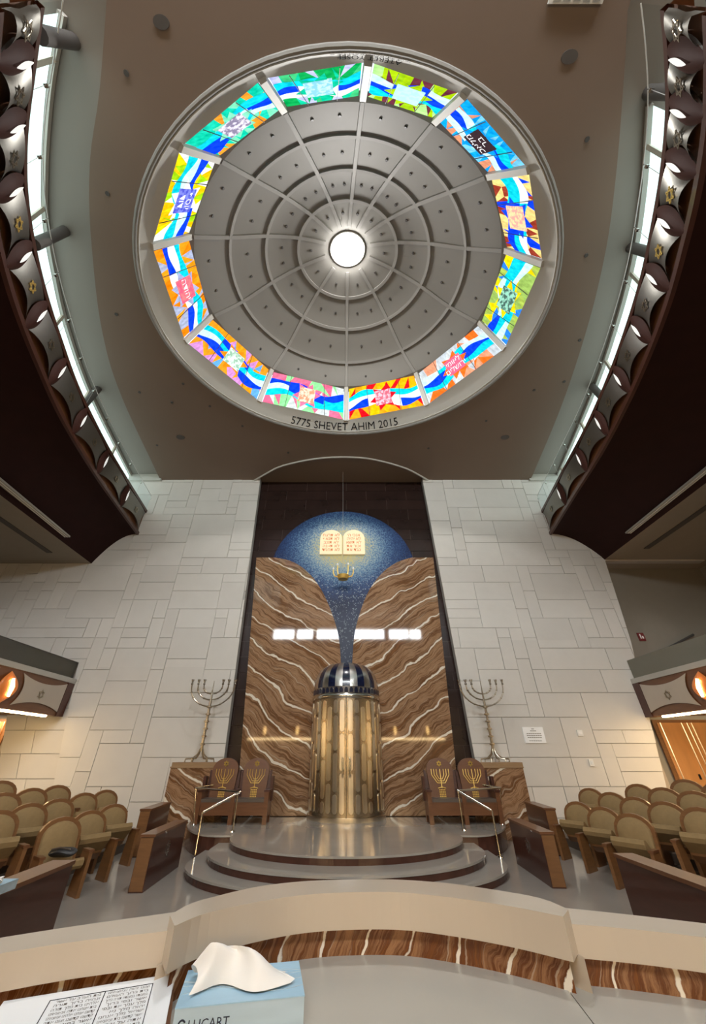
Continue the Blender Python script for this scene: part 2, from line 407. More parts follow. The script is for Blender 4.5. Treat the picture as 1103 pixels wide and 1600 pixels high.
bm = bmesh.new()
def loop(pts):
    vs = [bm.verts.new((x, y, ZC)) for x, y in pts]
    return [bm.edges.new((vs[i], vs[(i + 1) % len(vs)])) for i in range(len(vs))]
es = loop(outline) + loop(hole)
bmesh.ops.triangle_fill(bm, use_beauty=True, use_dissolve=False, edges=es)
ext = bmesh.ops.extrude_face_region(bm, geom=bm.faces[:])
for v in ext['geom']:
    if isinstance(v, bmesh.types.BMVert): v.co.z += .28
bm.to_mesh(cm); bm.free(); cm.materials.append(M['ceil'])
ceil = link('ceiling', cm); tag(ceil, 'brown plaster ceiling around the round dome opening', 'ceiling', kind='structure')
m = MB().box((-6, 12.9, ZC + .2), (6, 15.6, ZC + .3)).build('apse_soffit', M['ceil'], ceil)
pts = [(p.x, p.y - .0, ZC) for p in aps]
MB().tube(pts, .05, 6).build('arch_moulding', M['ring'], ceil, True)
cv = MB()
for ed_, sg in ((edl, -1), (edr, 1)):
    pl = [(p.x - sg * .25, p.y) for p in ed_] + [(sg * 9.5, 15.3), (sg * 17.2, 15.3), (sg * 17.2, -9.2), (sg * 4, -9.2)]
    cv.prism(pl, lambda p, q, d: (p, q, d), ZC + .28, ZC + .38)
co = cv.build('ceiling_cove', M['cove']); tag(co, 'paler raised cove ceiling above both balconies', 'ceiling', kind='structure')
trim = MB().box((-11.5, 14.84, ZC - .12), (-9.75, 15.0, ZC + .28)); trim.box((9.65, 14.84, ZC - .12), (11.4, 15.0, ZC + .28))
tag(trim.build('trim_1', M['ring']), 'pale moulding where cove ceiling meets the stone wall', 'trim', kind='structure')
for (x, y, r) in ((-3.68, .55, .16), (4.66, .98, .17), (-7.6, 11.88, .19), (7.28, 11.88, .19)):
    ld = MB().lathe([(0, 0), (r, 0), (r, .03)], (x, y, ZC - .02), 16)
    ld.v = [(a, y + (b - y) * (.72 if y > 5 else .6), c) for a, b, c in ld.v]; ld.build('loudspeaker_disc', M['speaker'], ceil)
for (x, y) in ((-6.4, 9.0), (-7.2, 9.9), (-5.7, 10.1), (-4.6, 11.2), (6.1, 10.9), (7.5, 9.3), (8.2, 7.2), (-7.6, 6.3), (-6.2, 3.2), (7.0, 4.6), (5.7, 2.2), (-4.7, 1.2), (-8.3, 9.4), (8.5, 8.9), (3.9, 12.6), (-2.8, 12.9), (-8.9, 12.4)):
    MB().lathe([(0, 0), (.055, 0), (.055, .05)], (x, y, ZC - .02), 8).build('downlight', M['dot'], ceil)
vt = MB().box((3.9, .0, ZC - .05), (4.95, .34, ZC)).build('ceiling_vent', M['white']); tag(vt, 'pale rectangular vent at the very top of the ceiling', 'vent')
for k in range(5): MB().box((3.98 + k * .19, .03, ZC - .07), (4.12 + k * .19, .31, ZC - .05)).build('slat', M['grille'], vt)

# ------------------------------------------------------------------ dome
dome = thing('dome', (DC[0], DC[1], ZC), 'coffered plaster dome with twelve ribs and a bright round oculus', 'dome')
RG = [(14.17, 6.25, 6.47, 5.37), (14.47, 6.11, 6.12, 5.08)]
DR = [(15.80, 6.10, 5.30, 4.36), (16.80, 6.22, 4.26, 3.63), (17.58, 6.12, 3.07, 2.63), (18.12, 6.05, 1.90, 1.64), (18.36, 5.99, .64, .55)]
def dr(s):
    """ring of the dome at s in 0..4, smooth between the measured rings"""
    i = min(3, int(s)); t = s - i
    g = lambda k: DR[max(0, min(4, k))]
    a, b, c, d = (g(i - 1) if i else tuple(2 * x - y for x, y in zip(DR[0], DR[1]))), g(i), g(i + 1), (g(i + 2) if i < 3 else tuple(2 * x - y for x, y in zip(DR[4], DR[3])))
    return tuple(.5 * (2 * q + (r - p) * t + (2 * p - 5 * q + 4 * r - u) * t * t + (3 * q - p - 3 * r + u) * t ** 3) for p, q, r, u in zip(a, b, c, d))
def dpt(s, t, inset=0.):
    z, yc, a, b = dr(s)
    k = max(0, 1 - inset / max(a, .3)) if inset else 1
    return (DC[0] + a * k * math.cos(t), yc + b * k * math.sin(t), z - inset * .8)
MB().grid(lambda u, v: dpt(4 * v, 2 * PI * u), 96, 28).build('shell', M['dome'], dome, True)
MA = [90.5, 56.0, 18.5, -13.5, -41.0, -64.7, -86.0, -108.2, -132.6, -161.2, -195.2, -232.2, -269.5]
MAr = [math.radians(a) for a in MA]
def bar(fn, n, wd, dp, name, parent, material):
    """strip that follows fn(k) = (centre, side, inward) for k in 0..n"""
    m = MB(); vs = []
    for k in range(n + 1):
        c, s, q = fn(k)
        vs += [c - s * wd, c + s * wd, c + s * wd * .8 + q * dp, c - s * wd * .8 + q * dp]
    fs = []
    for k in range(n): fs += [(4 * k + a, 4 * k + (a + 1) % 4, 4 * k + 4 + (a + 1) % 4, 4 * k + 4 + a) for a in range(4)]
    m.add(vs, fs + [(0, 1, 2, 3), (4 * n + 3, 4 * n + 2, 4 * n + 1, 4 * n)])
    return m.build(name, material, parent)
def inward(p): return (Vector((DC[0], DC[1], 13.)) - Vector(p)).normalized()
for a in MAr[:12]:
    def fn(k, a=a):
        s = .05 + 3.75 * k / 16; c = Vector(dpt(s, a)); d = (Vector(dpt(s + .05, a)) - c).normalized(); q = inward(c)
        return c, d.cross(q).normalized(), q
    bar(fn, 16, .07, .06, 'radial_rib', dome, M['rib'])
for s in (1, 2, 3):
    def fn(k, s=s):
        t = 2 * PI * k / 72; c = Vector(dpt(s, t)); d = (Vector(dpt(s, t + .01)) - c).normalized(); q = inward(c)
        return c, d.cross(q).normalized(), q
    bar(fn, 72, .065, .055, 'ring_rib', dome, M['rib'])
for s in (.45, 1.5, 2.5, 3.4):
    for k in range(12):
        for f in (.3, .7) if s < 3 else (.5,):
            a = MAr[k] + (MAr[k + 1] - MAr[k]) * f; c = Vector(dpt(s, a)); q = inward(c)
            m = MB(); r = q.orthogonal().normalized(); u = q.cross(r)
            m.add([c + q * .03 + (r * math.cos(j * PI / 4) + u * math.sin(j * PI / 4)) * .04 for j in range(8)] + [c + (r * math.cos(j * PI / 4) + u * math.sin(j * PI / 4)) * .05 for j in range(8)],
                  [tuple(range(8))] + [(j, (j + 1) % 8, 8 + (j + 1) % 8, 8 + j) for j in range(8)])
            m.build('socket', M['dot'], dome)
oc = MB(); oc.lathe([(0, -.36), (.3, -.34), (.6, -.27), (.85, -.15), (1, 0)], (0, 0, 0), 40)  # downward bulge added so the pane lights the shell around it
oc.v = [(DC[0] + x * .63, 5.99 + y * .545, 18.34 + z) for x, y, z in oc.v]
oc.build('oculus_pane', M['sun'], dome)
MB().tube([(DC[0] + .65 * math.cos(t), 5.99 + .56 * math.sin(t), 18.34) for t in [2 * PI * k / 40 for k in range(40)]], .05, 6, True).build('oculus_rim', M['rib'], dome, True)
# pale ring below the stained glass
def ringpt(w, t, dz=0.):
    a = tuple(p + (q - p) * w for p, q in zip(RG[0], RG[1]))
    return (DC[0] + a[2] * math.cos(t), a[1] + a[3] * math.sin(t), a[0] + dz)
ring = thing('dome_ring', (DC[0], DC[1], ZC), 'pale plaster ring with black lettering around the stained glass', 'ring')
def ring_face(u, v):
    t = math.radians(90.5) - 2 * PI * u
    if v < .9: return ringpt(v * 1.2 * .86, t)
    k = max(j for j in range(12) if MAr[j] >= t - 1e-9)
    a, b = pane_pt(GO, MAr[k]), pane_pt(GO, MAr[k + 1])
    # where the ray at angle t meets the chord between two mullions (in the ellipse's own circle space)
    A, B = MAr[k], MAr[k + 1]; f = (math.sin(A - t)) / (math.sin(A - t) + math.sin(t - B)) if k < 12 else 0
    return tuple(a.lerp(b, min(1, max(0, f))) + Vector((0, 0, -.01)))
GO, GI = (14.50, 6.11, 6.09, 5.05), (15.77, 6.10, 5.38, 4.40)
def pane_pt(r, t): return Vector((DC[0] + r[2] * math.cos(t), r[1] + r[3] * math.sin(t), r[0]))
MB().grid(ring_face, 180, 5).build('ring_face', M['ring'], ring, True)
MB().tube([ell(2 * PI * k / 96, 6.52, 5.41, ZC - .01, 6.25) for k in range(96)], .06, 8, True).build('moulding', M['rib'], ring, True)
MB().tube([ell(2 * PI * k / 96, 6.42, 5.32, ZC + .03, 6.24) for k in range(96)], .022, 6, True).build('moulding', M['ring'], ring, True)
def ring_text(s, size, t0, sgn, w0, x0, sx=1.):
    # sgn +1: letters stand with their tops towards the dome centre
    def fn(x, y):
        q = Vector(ringpt(w0 + y / .50, t0 - (x * sx + x0) / 5.9)); c = Vector((DC[0], DC[1], q.z))
        return tuple(q + (c - q).normalized() * .03 - Vector((0, 0, .015)))
    return lettering('lettering', s, size, fn, M['ink'], ring, 0.)
ring_text('5775 SHEVET AHIM 2015', .46, PI / 2, 1, .20, -.12, .93)
ring_text('ATERET YOSEF', .30, -PI / 2, 1, .42, -.42, .66)
ring_text('LEILUI NISHMAT JOSEPH ABRAS BEN ADEL Z"L', .17, -PI / 2, 1, .06, -.42, .46)

# ------------------------------------------------------------------ stained glass, one panel between each pair of mullions
def gmat(c, strength=.85):
    key = 'glass_%02x%02x%02x' % c
    if key in MATS: return MATS[key]
    lin = tuple(((v / 255 + .055) / 1.055) ** 2.4 if v > 10 else v / 255 / 12.92 for v in c)
    m, t, b = nt(key)
    tc = N(t, 'ShaderNodeTexCoord'); no = N(t, 'ShaderNodeTexNoise'); no.inputs['Scale'].default_value = 5; no.inputs['Detail'].default_value = 4
    mp = N(t, 'ShaderNodeMapping'); mp.inputs['Scale'].default_value = (1, 3, 1); t.links.new(tc.outputs['Object'], mp.inputs[0]); t.links.new(mp.outputs[0], no.inputs['Vector'])
    rp = N(t, 'ShaderNodeValToRGB'); rp.color_ramp.elements[0].position = .3; rp.color_ramp.elements[1].position = .7
    rp.color_ramp.elements[0].color = (*[v * .62 for v in lin], 1); rp.color_ramp.elements[1].color = (*[min(1, v * 1.15 + .01) for v in lin], 1)
    t.links.new(no.outputs[0], rp.inputs[0]); t.links.new(rp.outputs[0], b.inputs['Emission Color'])
    b.inputs['Emission Strength'].default_value = strength; b.inputs['Base Color'].default_value = (*[v * .3 for v in lin], 1); b.inputs['Roughness'].default_value = .6; b.inputs['Specular IOR Level'].default_value = 0
    m.cycles.emission_sampling = 'NONE'; MATS[key] = m
    return m
def plaque_mat(name, c1, c2):
    if name in MATS: return MATS[name]
    m, t, b = nt(name)
    l = lambda c: tuple((v / 255) ** 2.2 for v in c) + (1,)
    vo = N(t, 'ShaderNodeTexNoise'); vo.inputs['Scale'].default_value = 9; vo.inputs['Detail'].default_value = 3
    tc = N(t, 'ShaderNodeTexCoord'); t.links.new(tc.outputs['Object'], vo.inputs['Vector'])
    rp = N(t, 'ShaderNodeValToRGB'); e = rp.color_ramp.elements; e[0].position = .44; e[1].position = .56; e[0].color = l(c1); e[1].color = l(c2)
    t.links.new(vo.outputs[0], rp.inputs[0]); t.links.new(rp.outputs[0], b.inputs['Emission Color']); b.inputs['Emission Strength'].default_value = .8
    b.inputs['Base Color'].default_value = l(tuple(v * .5 for v in c1)); b.inputs['Specular IOR Level'].default_value = 0; m.cycles.emission_sampling = 'NONE'; MATS[name] = m
    return m
BLUE, CYAN, PALE, WHITE = (0, 62, 250), (0, 205, 225), (200, 245, 250), (240, 250, 250)
PAN = [
    ('red and golden yellow', [(250, 180, 0), (225, 190, 0), (225, 10, 25), (252, 160, 20)], (225, 5, 30), ((240, 190, 205), (200, 60, 90)), None),
    ('orange and pale grey', [(250, 110, 30), (190, 200, 208), (235, 150, 115), (205, 212, 215)], (250, 105, 30), ((240, 95, 130), (245, 110, 140)), 'לאומי|ירושלים'),
    ('yellow, moss green and sky blue', [(250, 215, 0), (150, 185, 90), (40, 130, 240), (165, 190, 80)], (250, 215, 0), ((150, 215, 190), (50, 70, 70)), None),
    ('royal blue, cream and brick red', [(245, 215, 130), (0, 60, 240), (150, 55, 35), (235, 205, 125)], (10, 70, 245), ((245, 215, 160), (235, 150, 150)), None),
    ('sky blue and salmon', [(0, 160, 235), (0, 150, 230), (215, 140, 105), (110, 195, 235)], (0, 150, 230), ((62, 48, 52), (58, 45, 50)), 'מלאכי|בר'),
    ('lime green and plum', [(165, 205, 0), (105, 45, 60), (175, 235, 140), (150, 195, 10)], (165, 205, 0), ((175, 230, 235), (195, 240, 240)), None),
    ('emerald green and lilac', [(0, 165, 80), (0, 195, 150), (185, 190, 240), (60, 190, 120)], (0, 190, 150), ((190, 235, 240), (120, 195, 220)), None),
    ('turquoise and orange', [(0, 200, 165), (240, 150, 40), (120, 225, 180), (20, 205, 175)], (130, 225, 185), ((225, 220, 235), (110, 100, 135)), None),
    ('lemon yellow and lime', [(250, 220, 0), (160, 215, 10), (250, 195, 0), (240, 250, 245)], (245, 250, 255), ((80, 85, 200), (130, 140, 235)), 'יוסף|דוד'),
    ('bright orange and grey lilac', [(250, 130, 0), (250, 155, 20), (165, 175, 205), (245, 140, 10)], (160, 170, 210), ((245, 95, 125), (250, 130, 130)), 'יהודה'),
    ('amber, orchid pink and light blue', [(250, 155, 20), (205, 140, 205), (95, 165, 230), (245, 150, 30)], (245, 140, 15), ((225, 250, 235), (120, 170, 140)), None),
    ('rose pink and pale green', [(235, 110, 145), (140, 235, 150), (205, 215, 215), (230, 105, 140)], (240, 110, 150), ((250, 225, 200), (235, 120, 80)), None),
]
for k, (desc, pal, starc, plq, words) in enumerate(PAN):
    rnd = random.Random(100 + k)
    t0, t1 = MAr[k], MAr[k + 1]
    o0, o1, i0, i1 = pane_pt(GO, t0), pane_pt(GO, t1), pane_pt(GI, t0), pane_pt(GI, t1)
    g = .14 / (o1 - o0).length
    nrm = (o1 - o0).cross(i0 - o0).normalized()
    if nrm.dot(inward((o0 + i1) / 2)) < 0: nrm = -nrm
    def P(u, v, d=0., g=g):
        uu = g + (1 - 2 * g) * u; return (o0.lerp(o1, uu)).lerp(i0.lerp(i1, uu), v) + nrm * d
    base = (o0 + o1) / 2
    pos = ['at the bottom of the ring', 'at the lower right', 'at the right, lower', 'at the right, upper', 'at the upper right', 'right of the top lettering', 'left of the top lettering', 'at the upper left', 'at the left, upper', 'at the left, lower', 'at the lower left', 'left of the bottom mullion'][k]
    pan = thing('stained_glass_panel', tuple(base), 'stained glass panel of %s pieces with blue waves' % desc, 'stained glass', 'stained glass panels of the dome ring')
    MB().prism([(0, 0), (1, 0), (1, 1), (0, 1)], lambda u, v, d: P(u, v, d), -.06, -.03).build('backing', M['lead'], pan)
    # mosaic of cut pieces
    nu, nv = 10, 3
    gr = [[(0 if i == 0 else 1 if i == nu else (i + rnd.uniform(-.38, .38)) / nu, 0 if j == 0 else 1 if j == nv else (j + rnd.uniform(-.3, .3)) / nv) for j in range(nv + 1)] for i in range(nu + 1)]
    def piece(name, poly, col, d):
        return MB().prism(poly, lambda u, v, q: P(u, v, q), d - .012, d).build(name, gmat(col), pan)
    last = None
    for i in range(nu):
        for j in range(nv):
            a, b, c, d = gr[i][j], gr[i + 1][j], gr[i + 1][j + 1], gr[i][j + 1]
            if rnd.random() < .72:
                tris = ((a, b, c), (a, c, d)) if rnd.random() < .5 else ((a, b, d), (b, c, d))
            else: tris = ((a, b, c, d),)
            for tr in tris:
                col = rnd.choice([x for x in pal if x != last] or pal); last = col; piece('glass_piece', tr, col, 0.)
    # waves, cut where the lead lines cross
    cuts = [0, .27 + rnd.uniform(-.02, .02), .71 + rnd.uniform(-.03, .03), 1]
    ph = rnd.uniform(-.5, .5); amp = rnd.uniform(.07, .12) * rnd.choice((-1, 1))
    lines = []
    for q in range(4):
        p2 = rnd.uniform(-.7, .7); am2 = rnd.uniform(.02, .07)
        lines.append(lambda u, q=q, p2=p2, am2=am2: .5 + (q - 1.5) * .165 + amp * math.sin(2 * PI * u + ph) + am2 * math.sin(4 * PI * u + p2 * 3))
    order = [BLUE, CYAN, PALE if k % 3 else WHITE]; rnd.shuffle(order)
    for q in range(3):
        for s in range(3):
            us = [cuts[s] + (cuts[s + 1] - cuts[s]) * e / 8 for e in range(9)]
            lo = [(u, max(.01, min(.98, lines[q](u)))) for u in us]
            hi = [(u, max(lo[e][1] + .015, min(.99, lines[q + 1](u)))) for e, u in enumerate(us)]
            piece('wave_piece', lo + hi[::-1], order[(q + s) % 3] if rnd.random() < .35 else order[q], .016)
    for u in cuts[1:3]:
        sk = rnd.uniform(-.04, .04)
        MB().prism([(u - .003 - sk, 0), (u + .003 - sk, 0), (u + .003 + sk, 1), (u - .003 + sk, 1)], lambda a, b, d: P(a, b, d), .016, .03).build('lead_line', M['lead'], pan)
    # star and central plaque
    Lm = (o1 - o0).length; Wm = (i0.lerp(i1, .5) - o0.lerp(o1, .5)).length
    au, av = .30 / Lm * 1.15, .30 / Wm * 1.15
    for a in range(6):
        t = a * PI / 3 + .2
        tip = (.5 + 2.0 * au * math.cos(t) * 1.02, .5 + 1.75 * av * math.sin(t))
        b1 = (.5 + 1.15 * au * math.cos(t + .5), .5 + 1.0 * av * math.sin(t + .5)); b2 = (.5 + 1.15 * au * math.cos(t - .5), .5 + 1.0 * av * math.sin(t - .5))
        piece('star_point', (b2, tip, b1), starc, .024)
    pl = MB().prism([(.5 - 1.15 * au, .5 - .95 * av), (.5 + 1.15 * au, .5 - .95 * av), (.5 + 1.15 * au, .5 + .95 * av), (.5 - 1.15 * au, .5 + .95 * av)], lambda a, b, d: P(a, b, d), .01, .034).build('plaque', plaque_mat('plaque_%d' % k, *plq), pan)
    if words:
        ws = words.split('|')
        for q, wd in enumerate(ws):
            sgn = 1
            # letters run along the outer rim and stand towards the dome centre
            lettering('lettering', heb(wd), .30, lambda x, y, q=q: P(.5 + (-x if False else x) / Lm / (1 - 2 * g), .5 + ((y - .1) + (.5 * (len(ws) - 1) - q) * .28) / Wm, .04), gmat((245, 240, 245)), pl)
# mullions between the panels
for k in range(12):
    a = pane_pt(GO, MAr[k]); b = pane_pt(GI, MAr[k]); q = inward((a + b) / 2); d = (b - a).normalized(); s = d.cross(q).normalized()
    bar(lambda j: ((a - d * .05).lerp(b + d * .08, j), s, q), 1, .10, .09, 'mullion', ring, M['ring'])
# pale sill between the panels and the shell
MB().grid(lambda u, v: tuple(pane_pt(tuple(p + (q - p) * v for p, q in zip((15.72, 6.10, 5.47, 4.48), (15.84, 6.10, 5.2, 4.27))), 2 * PI * u)), 96, 1).build('sill', M['rib'], ring, True)

# ------------------------------------------------------------------ upper balconies
ZB, ZT = 10.85, 12.13
def balcony(side, C, alm, xs, zs, cols, striplight, lab):
    sg = -1 if side == 'left' else 1
    pts, Ln = spline(C, 400)
    def at(s, off=0., z=0.):
        i = max(0, min(399, int(s * 400))); f = min(1, max(0, s * 400 - i)); p = pts[i].lerp(pts[i + 1], f)
        d = (pts[min(400, i + 2)] - pts[max(0, i - 2)]).normalized(); n = Vector((-d.y, d.x, 0)); n = n if n.x * sg < 0 else -n   # towards the hall
        return Vector((p.x + n.x * off, p.y + n.y * off, z))
    def s_of_y(y):
        return min(range(401), key=lambda k: abs(pts[k].y - y)) / 400
    th = thing('balcony', tuple(at(.99, 0, ZB)), 'curved upper balcony %s of the dome with steel panels and glass balustrade' % lab, 'balcony')
    nb = 80
    m = MB(); rows = [(-.30, ZB), (0, ZB), (0, ZT), (-.30, ZT)]
    m.grid(lambda u, v: tuple(at(u, *rows[min(3, int(v * 3 + .001))])), nb, 3)
    m.build('fascia', M['woodm'], th, True)
    for z0, z1, o in ((ZT - .06, ZT + .08, .10), (ZB - .04, ZB + .10, .10)):
        m = MB(); m.grid(lambda u, v: tuple(at(u, (0, o, o, 0, 0)[int(v * 4 + .001)], (z0, z0, z1, z1, z0)[int(v * 4 + .001)])), nb, 4)
        m.build('trim_rail', M['wood'], th)
    ss = [s_of_y(y) for y in alm]
    edges = [0.0] + ss + [.988]
    for k in range(len(edges) - 1):
        a, b = edges[k], edges[k + 1]
        hw = .26 / Ln
        a2 = a + (hw if k else .002); b2 = b - (hw if k < len(edges) - 2 else .002)
        if b2 - a2 < .01: continue
        def fn(u, v, a2=a2, b2=b2):
            e = (1 - (2 * v - 1) ** 2)                      # 0 at the edges, 1 mid-height
            s = a2 + (b2 - a2) * u
            s += (.5 - u) * 2 * -hw * .75 * (1 - e)          # corners flare towards the wooden lenses
            arc = 1 - (2 * u - 1) ** 2
            zl = ZB + .13 + .26 * arc; zh = ZT - .09 - .06 * arc
            return tuple(at(s, .05 + .10 * arc, zl + (zh - zl) * v))
        pa = MB().grid(fn, 12, 8).build('steel_panel', M['silver'], th, True)
        mid = (a2 + b2) / 2; c = at(mid, .165, (ZB + ZT) / 2 + .05); d = (at(mid + .004, 0, 0) - at(mid - .004, 0, 0)).normalized()
        U = Vector((0, 0, 1)); R = d if d.cross(U).dot(at(mid, 1) - at(mid, 0)) > 0 else -d
        star_bars(MB(), c, R, U, .15, .012, .012).build('star_emblem', M['gold'] if k in (3, 4) else M['menorah'], pa)
    for s in ss:
        def lens(u, v, s=s):
            z = ZB + .06 + (ZT - ZB - .1) * v; wdt = .25 * math.sin(PI * (.06 + .88 * v)) ** .8
            return tuple(at(s + (u - .5) * 2 * wdt / Ln, .085 + .10 * (1 - (2 * u - 1) ** 2) * math.sin(PI * (.05 + .9 * v)), z))
        le = MB().grid(lens, 10, 12).build('wood_lens', M['lens'], th, True)
        def sl(u, v, s=s):
            z = ZB + .38 + (ZT - ZB - .72) * v; wdt = .058 * math.sin(PI * (.04 + .92 * v))
            return tuple(at(s + (u - .5) * 2 * wdt / Ln, .20, z))
        MB().grid(sl, 2, 8).build('light_slit', M['slit'], le)
    # soffit: dark cove from the fascia down to the straight lower edge
    prof = lambda v: (v, 1 - math.sin(v * PI / 2) * 1.0)
    def sof(u, v):
        p = at(u, 0, 0); x1 = xs; c = 1 - math.cos(v * PI / 2)
        return (p.x + (x1 - p.x) * v, p.y + (max(p.y, 15.0 * (p.y / 15)) - p.y) * v, ZB + (zs - ZB) * (v ** 2.1))
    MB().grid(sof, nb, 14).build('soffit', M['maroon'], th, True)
    (xa, ya, za), (xb, yb, zb) = striplight
    m = MB(); q = Vector((xb - xa, yb - ya, zb - za)); n_ = 10
    g = MB(); g.prism([(xa - .13, za), (xa + .13, za), (xa + .13, za + .06), (xa - .13, za + .06)], lambda p, z, d: (p + (xb - xa) * (d - ya) / (yb - ya), d, z), ya, yb)
    gr = g.build('strip_grille', M['grille'], th)
    for e in (-.05, .05):
        MB().prism([(xa + e - .012, za - .02), (xa + e + .012, za - .02), (xa + e + .012, za), (xa + e - .012, za)], lambda p, z, d: (p + (xb - xa) * (d - ya) / (yb - ya), d, z), ya, yb - .03).build('slat', M['white'], gr)
    # glass balustrade
    npan = 12
    for k in range(npan):
        a, b = k / npan + .001, (k + 1) / npan - .001
        m = MB()
        m.grid(lambda u, v: tuple(at(a + (b - a) * u, .02, ZT + .08 + .9 * v)), 6, 1)
        pn = m.build('glass_pane', M['pane'], th)
        MB().tube([at(a + (b - a) * u / 6, .02, ZT + .985) for u in range(7)], .012, 5).build('pane_edge', M['white'], pn)  # white tube puts the highlight on the glass edge into colour
        MB().tube([at(b, .02, ZT + .12), at(b, .02, ZT + .97)], .006, 5).build('pane_edge', M['grille'], pn)
        MB().obox(at(b, .03, ZT + .80), (.03, .03, .03), Matrix()).build('clamp', M['steel'], pn)
    for (p, q) in cols:
        MB().tube([Vector((*p, 12.4)), Vector((*q, 14.45))], .13, 12).build('strut', M['speaker'], th, True)
    return th
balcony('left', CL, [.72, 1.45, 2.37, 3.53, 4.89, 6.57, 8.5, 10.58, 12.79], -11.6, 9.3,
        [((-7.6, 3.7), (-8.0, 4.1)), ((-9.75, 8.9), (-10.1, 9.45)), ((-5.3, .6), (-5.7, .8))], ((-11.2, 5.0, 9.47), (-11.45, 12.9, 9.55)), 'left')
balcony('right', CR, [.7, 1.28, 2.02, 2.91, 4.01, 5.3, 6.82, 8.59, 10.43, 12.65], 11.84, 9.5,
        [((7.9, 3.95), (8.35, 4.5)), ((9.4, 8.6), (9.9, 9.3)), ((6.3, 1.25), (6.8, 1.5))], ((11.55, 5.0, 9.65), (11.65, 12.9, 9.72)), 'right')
# clerestory windows behind the balconies
for nm, ST, y0, lab in (('window_7', STL, 0, 'left'), ('window_8', STR, 1.5, 'right')):
    st, _ = spline(ST, 60); st = [p for p in st if p.y >= y0]
    wi = thing(nm, (st[-1].x, st[-1].y, 12.3), 'long bright clerestory window behind the %s balcony' % lab, 'window', kind='structure')
    sg = -1 if lab == 'left' else 1
    for k in range(0, len(st) - 1, 6):
        sg_ = st[k:k + 7]
        if len(sg_) < 2: continue
        n = len(sg_) - 1
        MB().grid(lambda u, v: (sg_[round(u * n)].x, sg_[round(u * n)].y, 12.3 + 2.0 * v), n, 1).build('pane', M['daylight'], wi)
    for z in (12.3, ZC + .2):
        MB().tube([(p.x - sg * .05, p.y, z) for p in st], .09, 4).build('frame', M['ring'], wi)
    for k in range(3, len(st) - 1, 12):
        MB().tube([(st[k].x - sg * .06, st[k].y, 12.3), (st[k].x - sg * .06, st[k].y, ZC + .25)], .06, 4).build('mullion', M['cream'], wi)
# ceilings of the middle level, below the upper balconies
for sg, x0, z0, lab in ((-1, 11.6, 9.3, 'left'), (1, 11.84, 9.5, 'right')):
    a, b = sorted((sg * x0, sg * 17))
    c = MB().box((a, -9, z0), (b, 16.2 if sg > 0 else 15, z0 + .2)).build('ceiling_%s_middle' % lab, M['grey']); tag(c, 'dusky soffit of the middle level on the %s side' % lab, 'ceiling', kind='structure')
    MB().box((sg * (x0 + 1.15) - .12, 4, z0 - .03), (sg * (x0 + 1.15) + .12, 13.9, z0)).build('slot_vent', M['dot'], c)
    f = MB().box((a, -9, 12.1), (b, 15, 12.3)).build('floor_%s_balcony' % lab, M['grey']); tag(f, 'floor slab of the upper balcony on the %s side' % lab, 'floor', kind='structure')

# ------------------------------------------------------------------ lower galleries with lamps
def gallery(sg, lab, xg, z0, z1, z2):
    th = thing('gallery', (sg * xg, 15, z0), 'lower gallery on the %s with wood framed pale panels and grey parapet' % lab, 'gallery')
    X = lambda d: sg * (xg + d)
    bx = lambda nm, d0, d1, y0, y1, a, b, mt: MB().box((min(X(d0), X(d1)), y0, a), (max(X(d0), X(d1)), y1, b)).build(nm, mt, th)
    bx('fascia', 0, .3, -8.5, 14.95, z0, z1, M['woodm'])
    bx('ledge', -.05, .35, -8.5, 14.95, z1, z1 + .16, M['grille'])
    bx('slab', .3, 6.1, -8.5, 14.95, z0 + .05, z0 + .25, M['ceil'])
    bx('parapet', .12, .20, -8.5, 14.95, z1 + .16, z2, M['pgrey'])
    bx('glass_pane', .10, .12, -8.5, 14.95, z1 + .16, z2, M['lglass'])
    bx('edge_board', -.04, .05, 14.62, 14.97, z0, z1, M['wood'])
    yl = 11.95; zl = (z0 + z1) / 2
    seg = [(12.42, 14.6), (8.9, 11.48)]
    for a, b in seg:
        def fn(u, v, a=a, b=b):
            arc = 1 - (2 * u - 1) ** 2; e = 1 - (2 * v - 1) ** 2
            lo = z0 + .12 + .17 * arc; hi = z1 - .06 - .16 * arc
            pinch = (.22 * e if (a > 12 and u < .5) or (a < 12 and u > .5) else 0) * abs(.5 - u) * 2
            y = a + (b - a) * u + (pinch if u < .5 else -pinch)
            return (X(-.035), y, lo + (hi - lo) * v)
        pa = MB().grid(fn, 14, 8).build('pale_panel', M['pale'], th)
        star_bars(MB(), (X(-.04), (a + b) / 2, zl), (0, -sg, 0), (0, 0, 1), .14, .012, .012).build('star_emblem', M['menorah'], pa)
    # amber lamp: a lens of glass round a glowing bulb
    lp = thing('wall_lamp', (X(-.02), yl, zl - .3), 'amber almond lamp glowing on the %s gallery front' % lab, 'lamp')
    def sh(u, v):
        a = 2 * PI * u; r = math.sin(PI * v)
        return (X(-.03 - .20 * (.5 + .5 * math.cos(a)) * r), yl + .36 * math.sin(a) * r, zl - .46 + .92 * v)
    MB().grid(sh, 20, 14).build('shade', M['amber'], lp, True)
    MB().tube([(X(-.225), yl + .05, zl - .24), (X(-.255), yl, zl), (X(-.225), yl - .05, zl + .24)], [.03, .06, .03], 8).build('bulb', M['bulb'], lp, True)
    st = MB().box((min(X(.06), X(.22)), 4, z0 - .05), (max(X(.06), X(.22)), 14.3, z0 - .005)).build('strip_light', M['strip']); tag(st, 'warm strip light under the %s gallery edge' % lab, 'light')
    return th
gallery(-1, 'left', 10.28, 3.21, 4.29, 5.05)
gallery(1, 'right', 10.82, 3.19, 4.29, 5.12)
area('gallery_glow_recess', (-13.6, 15.6, 3.1), (-.1, .3, -1), 1.6, 1.2, 45, (1, .68, .36))
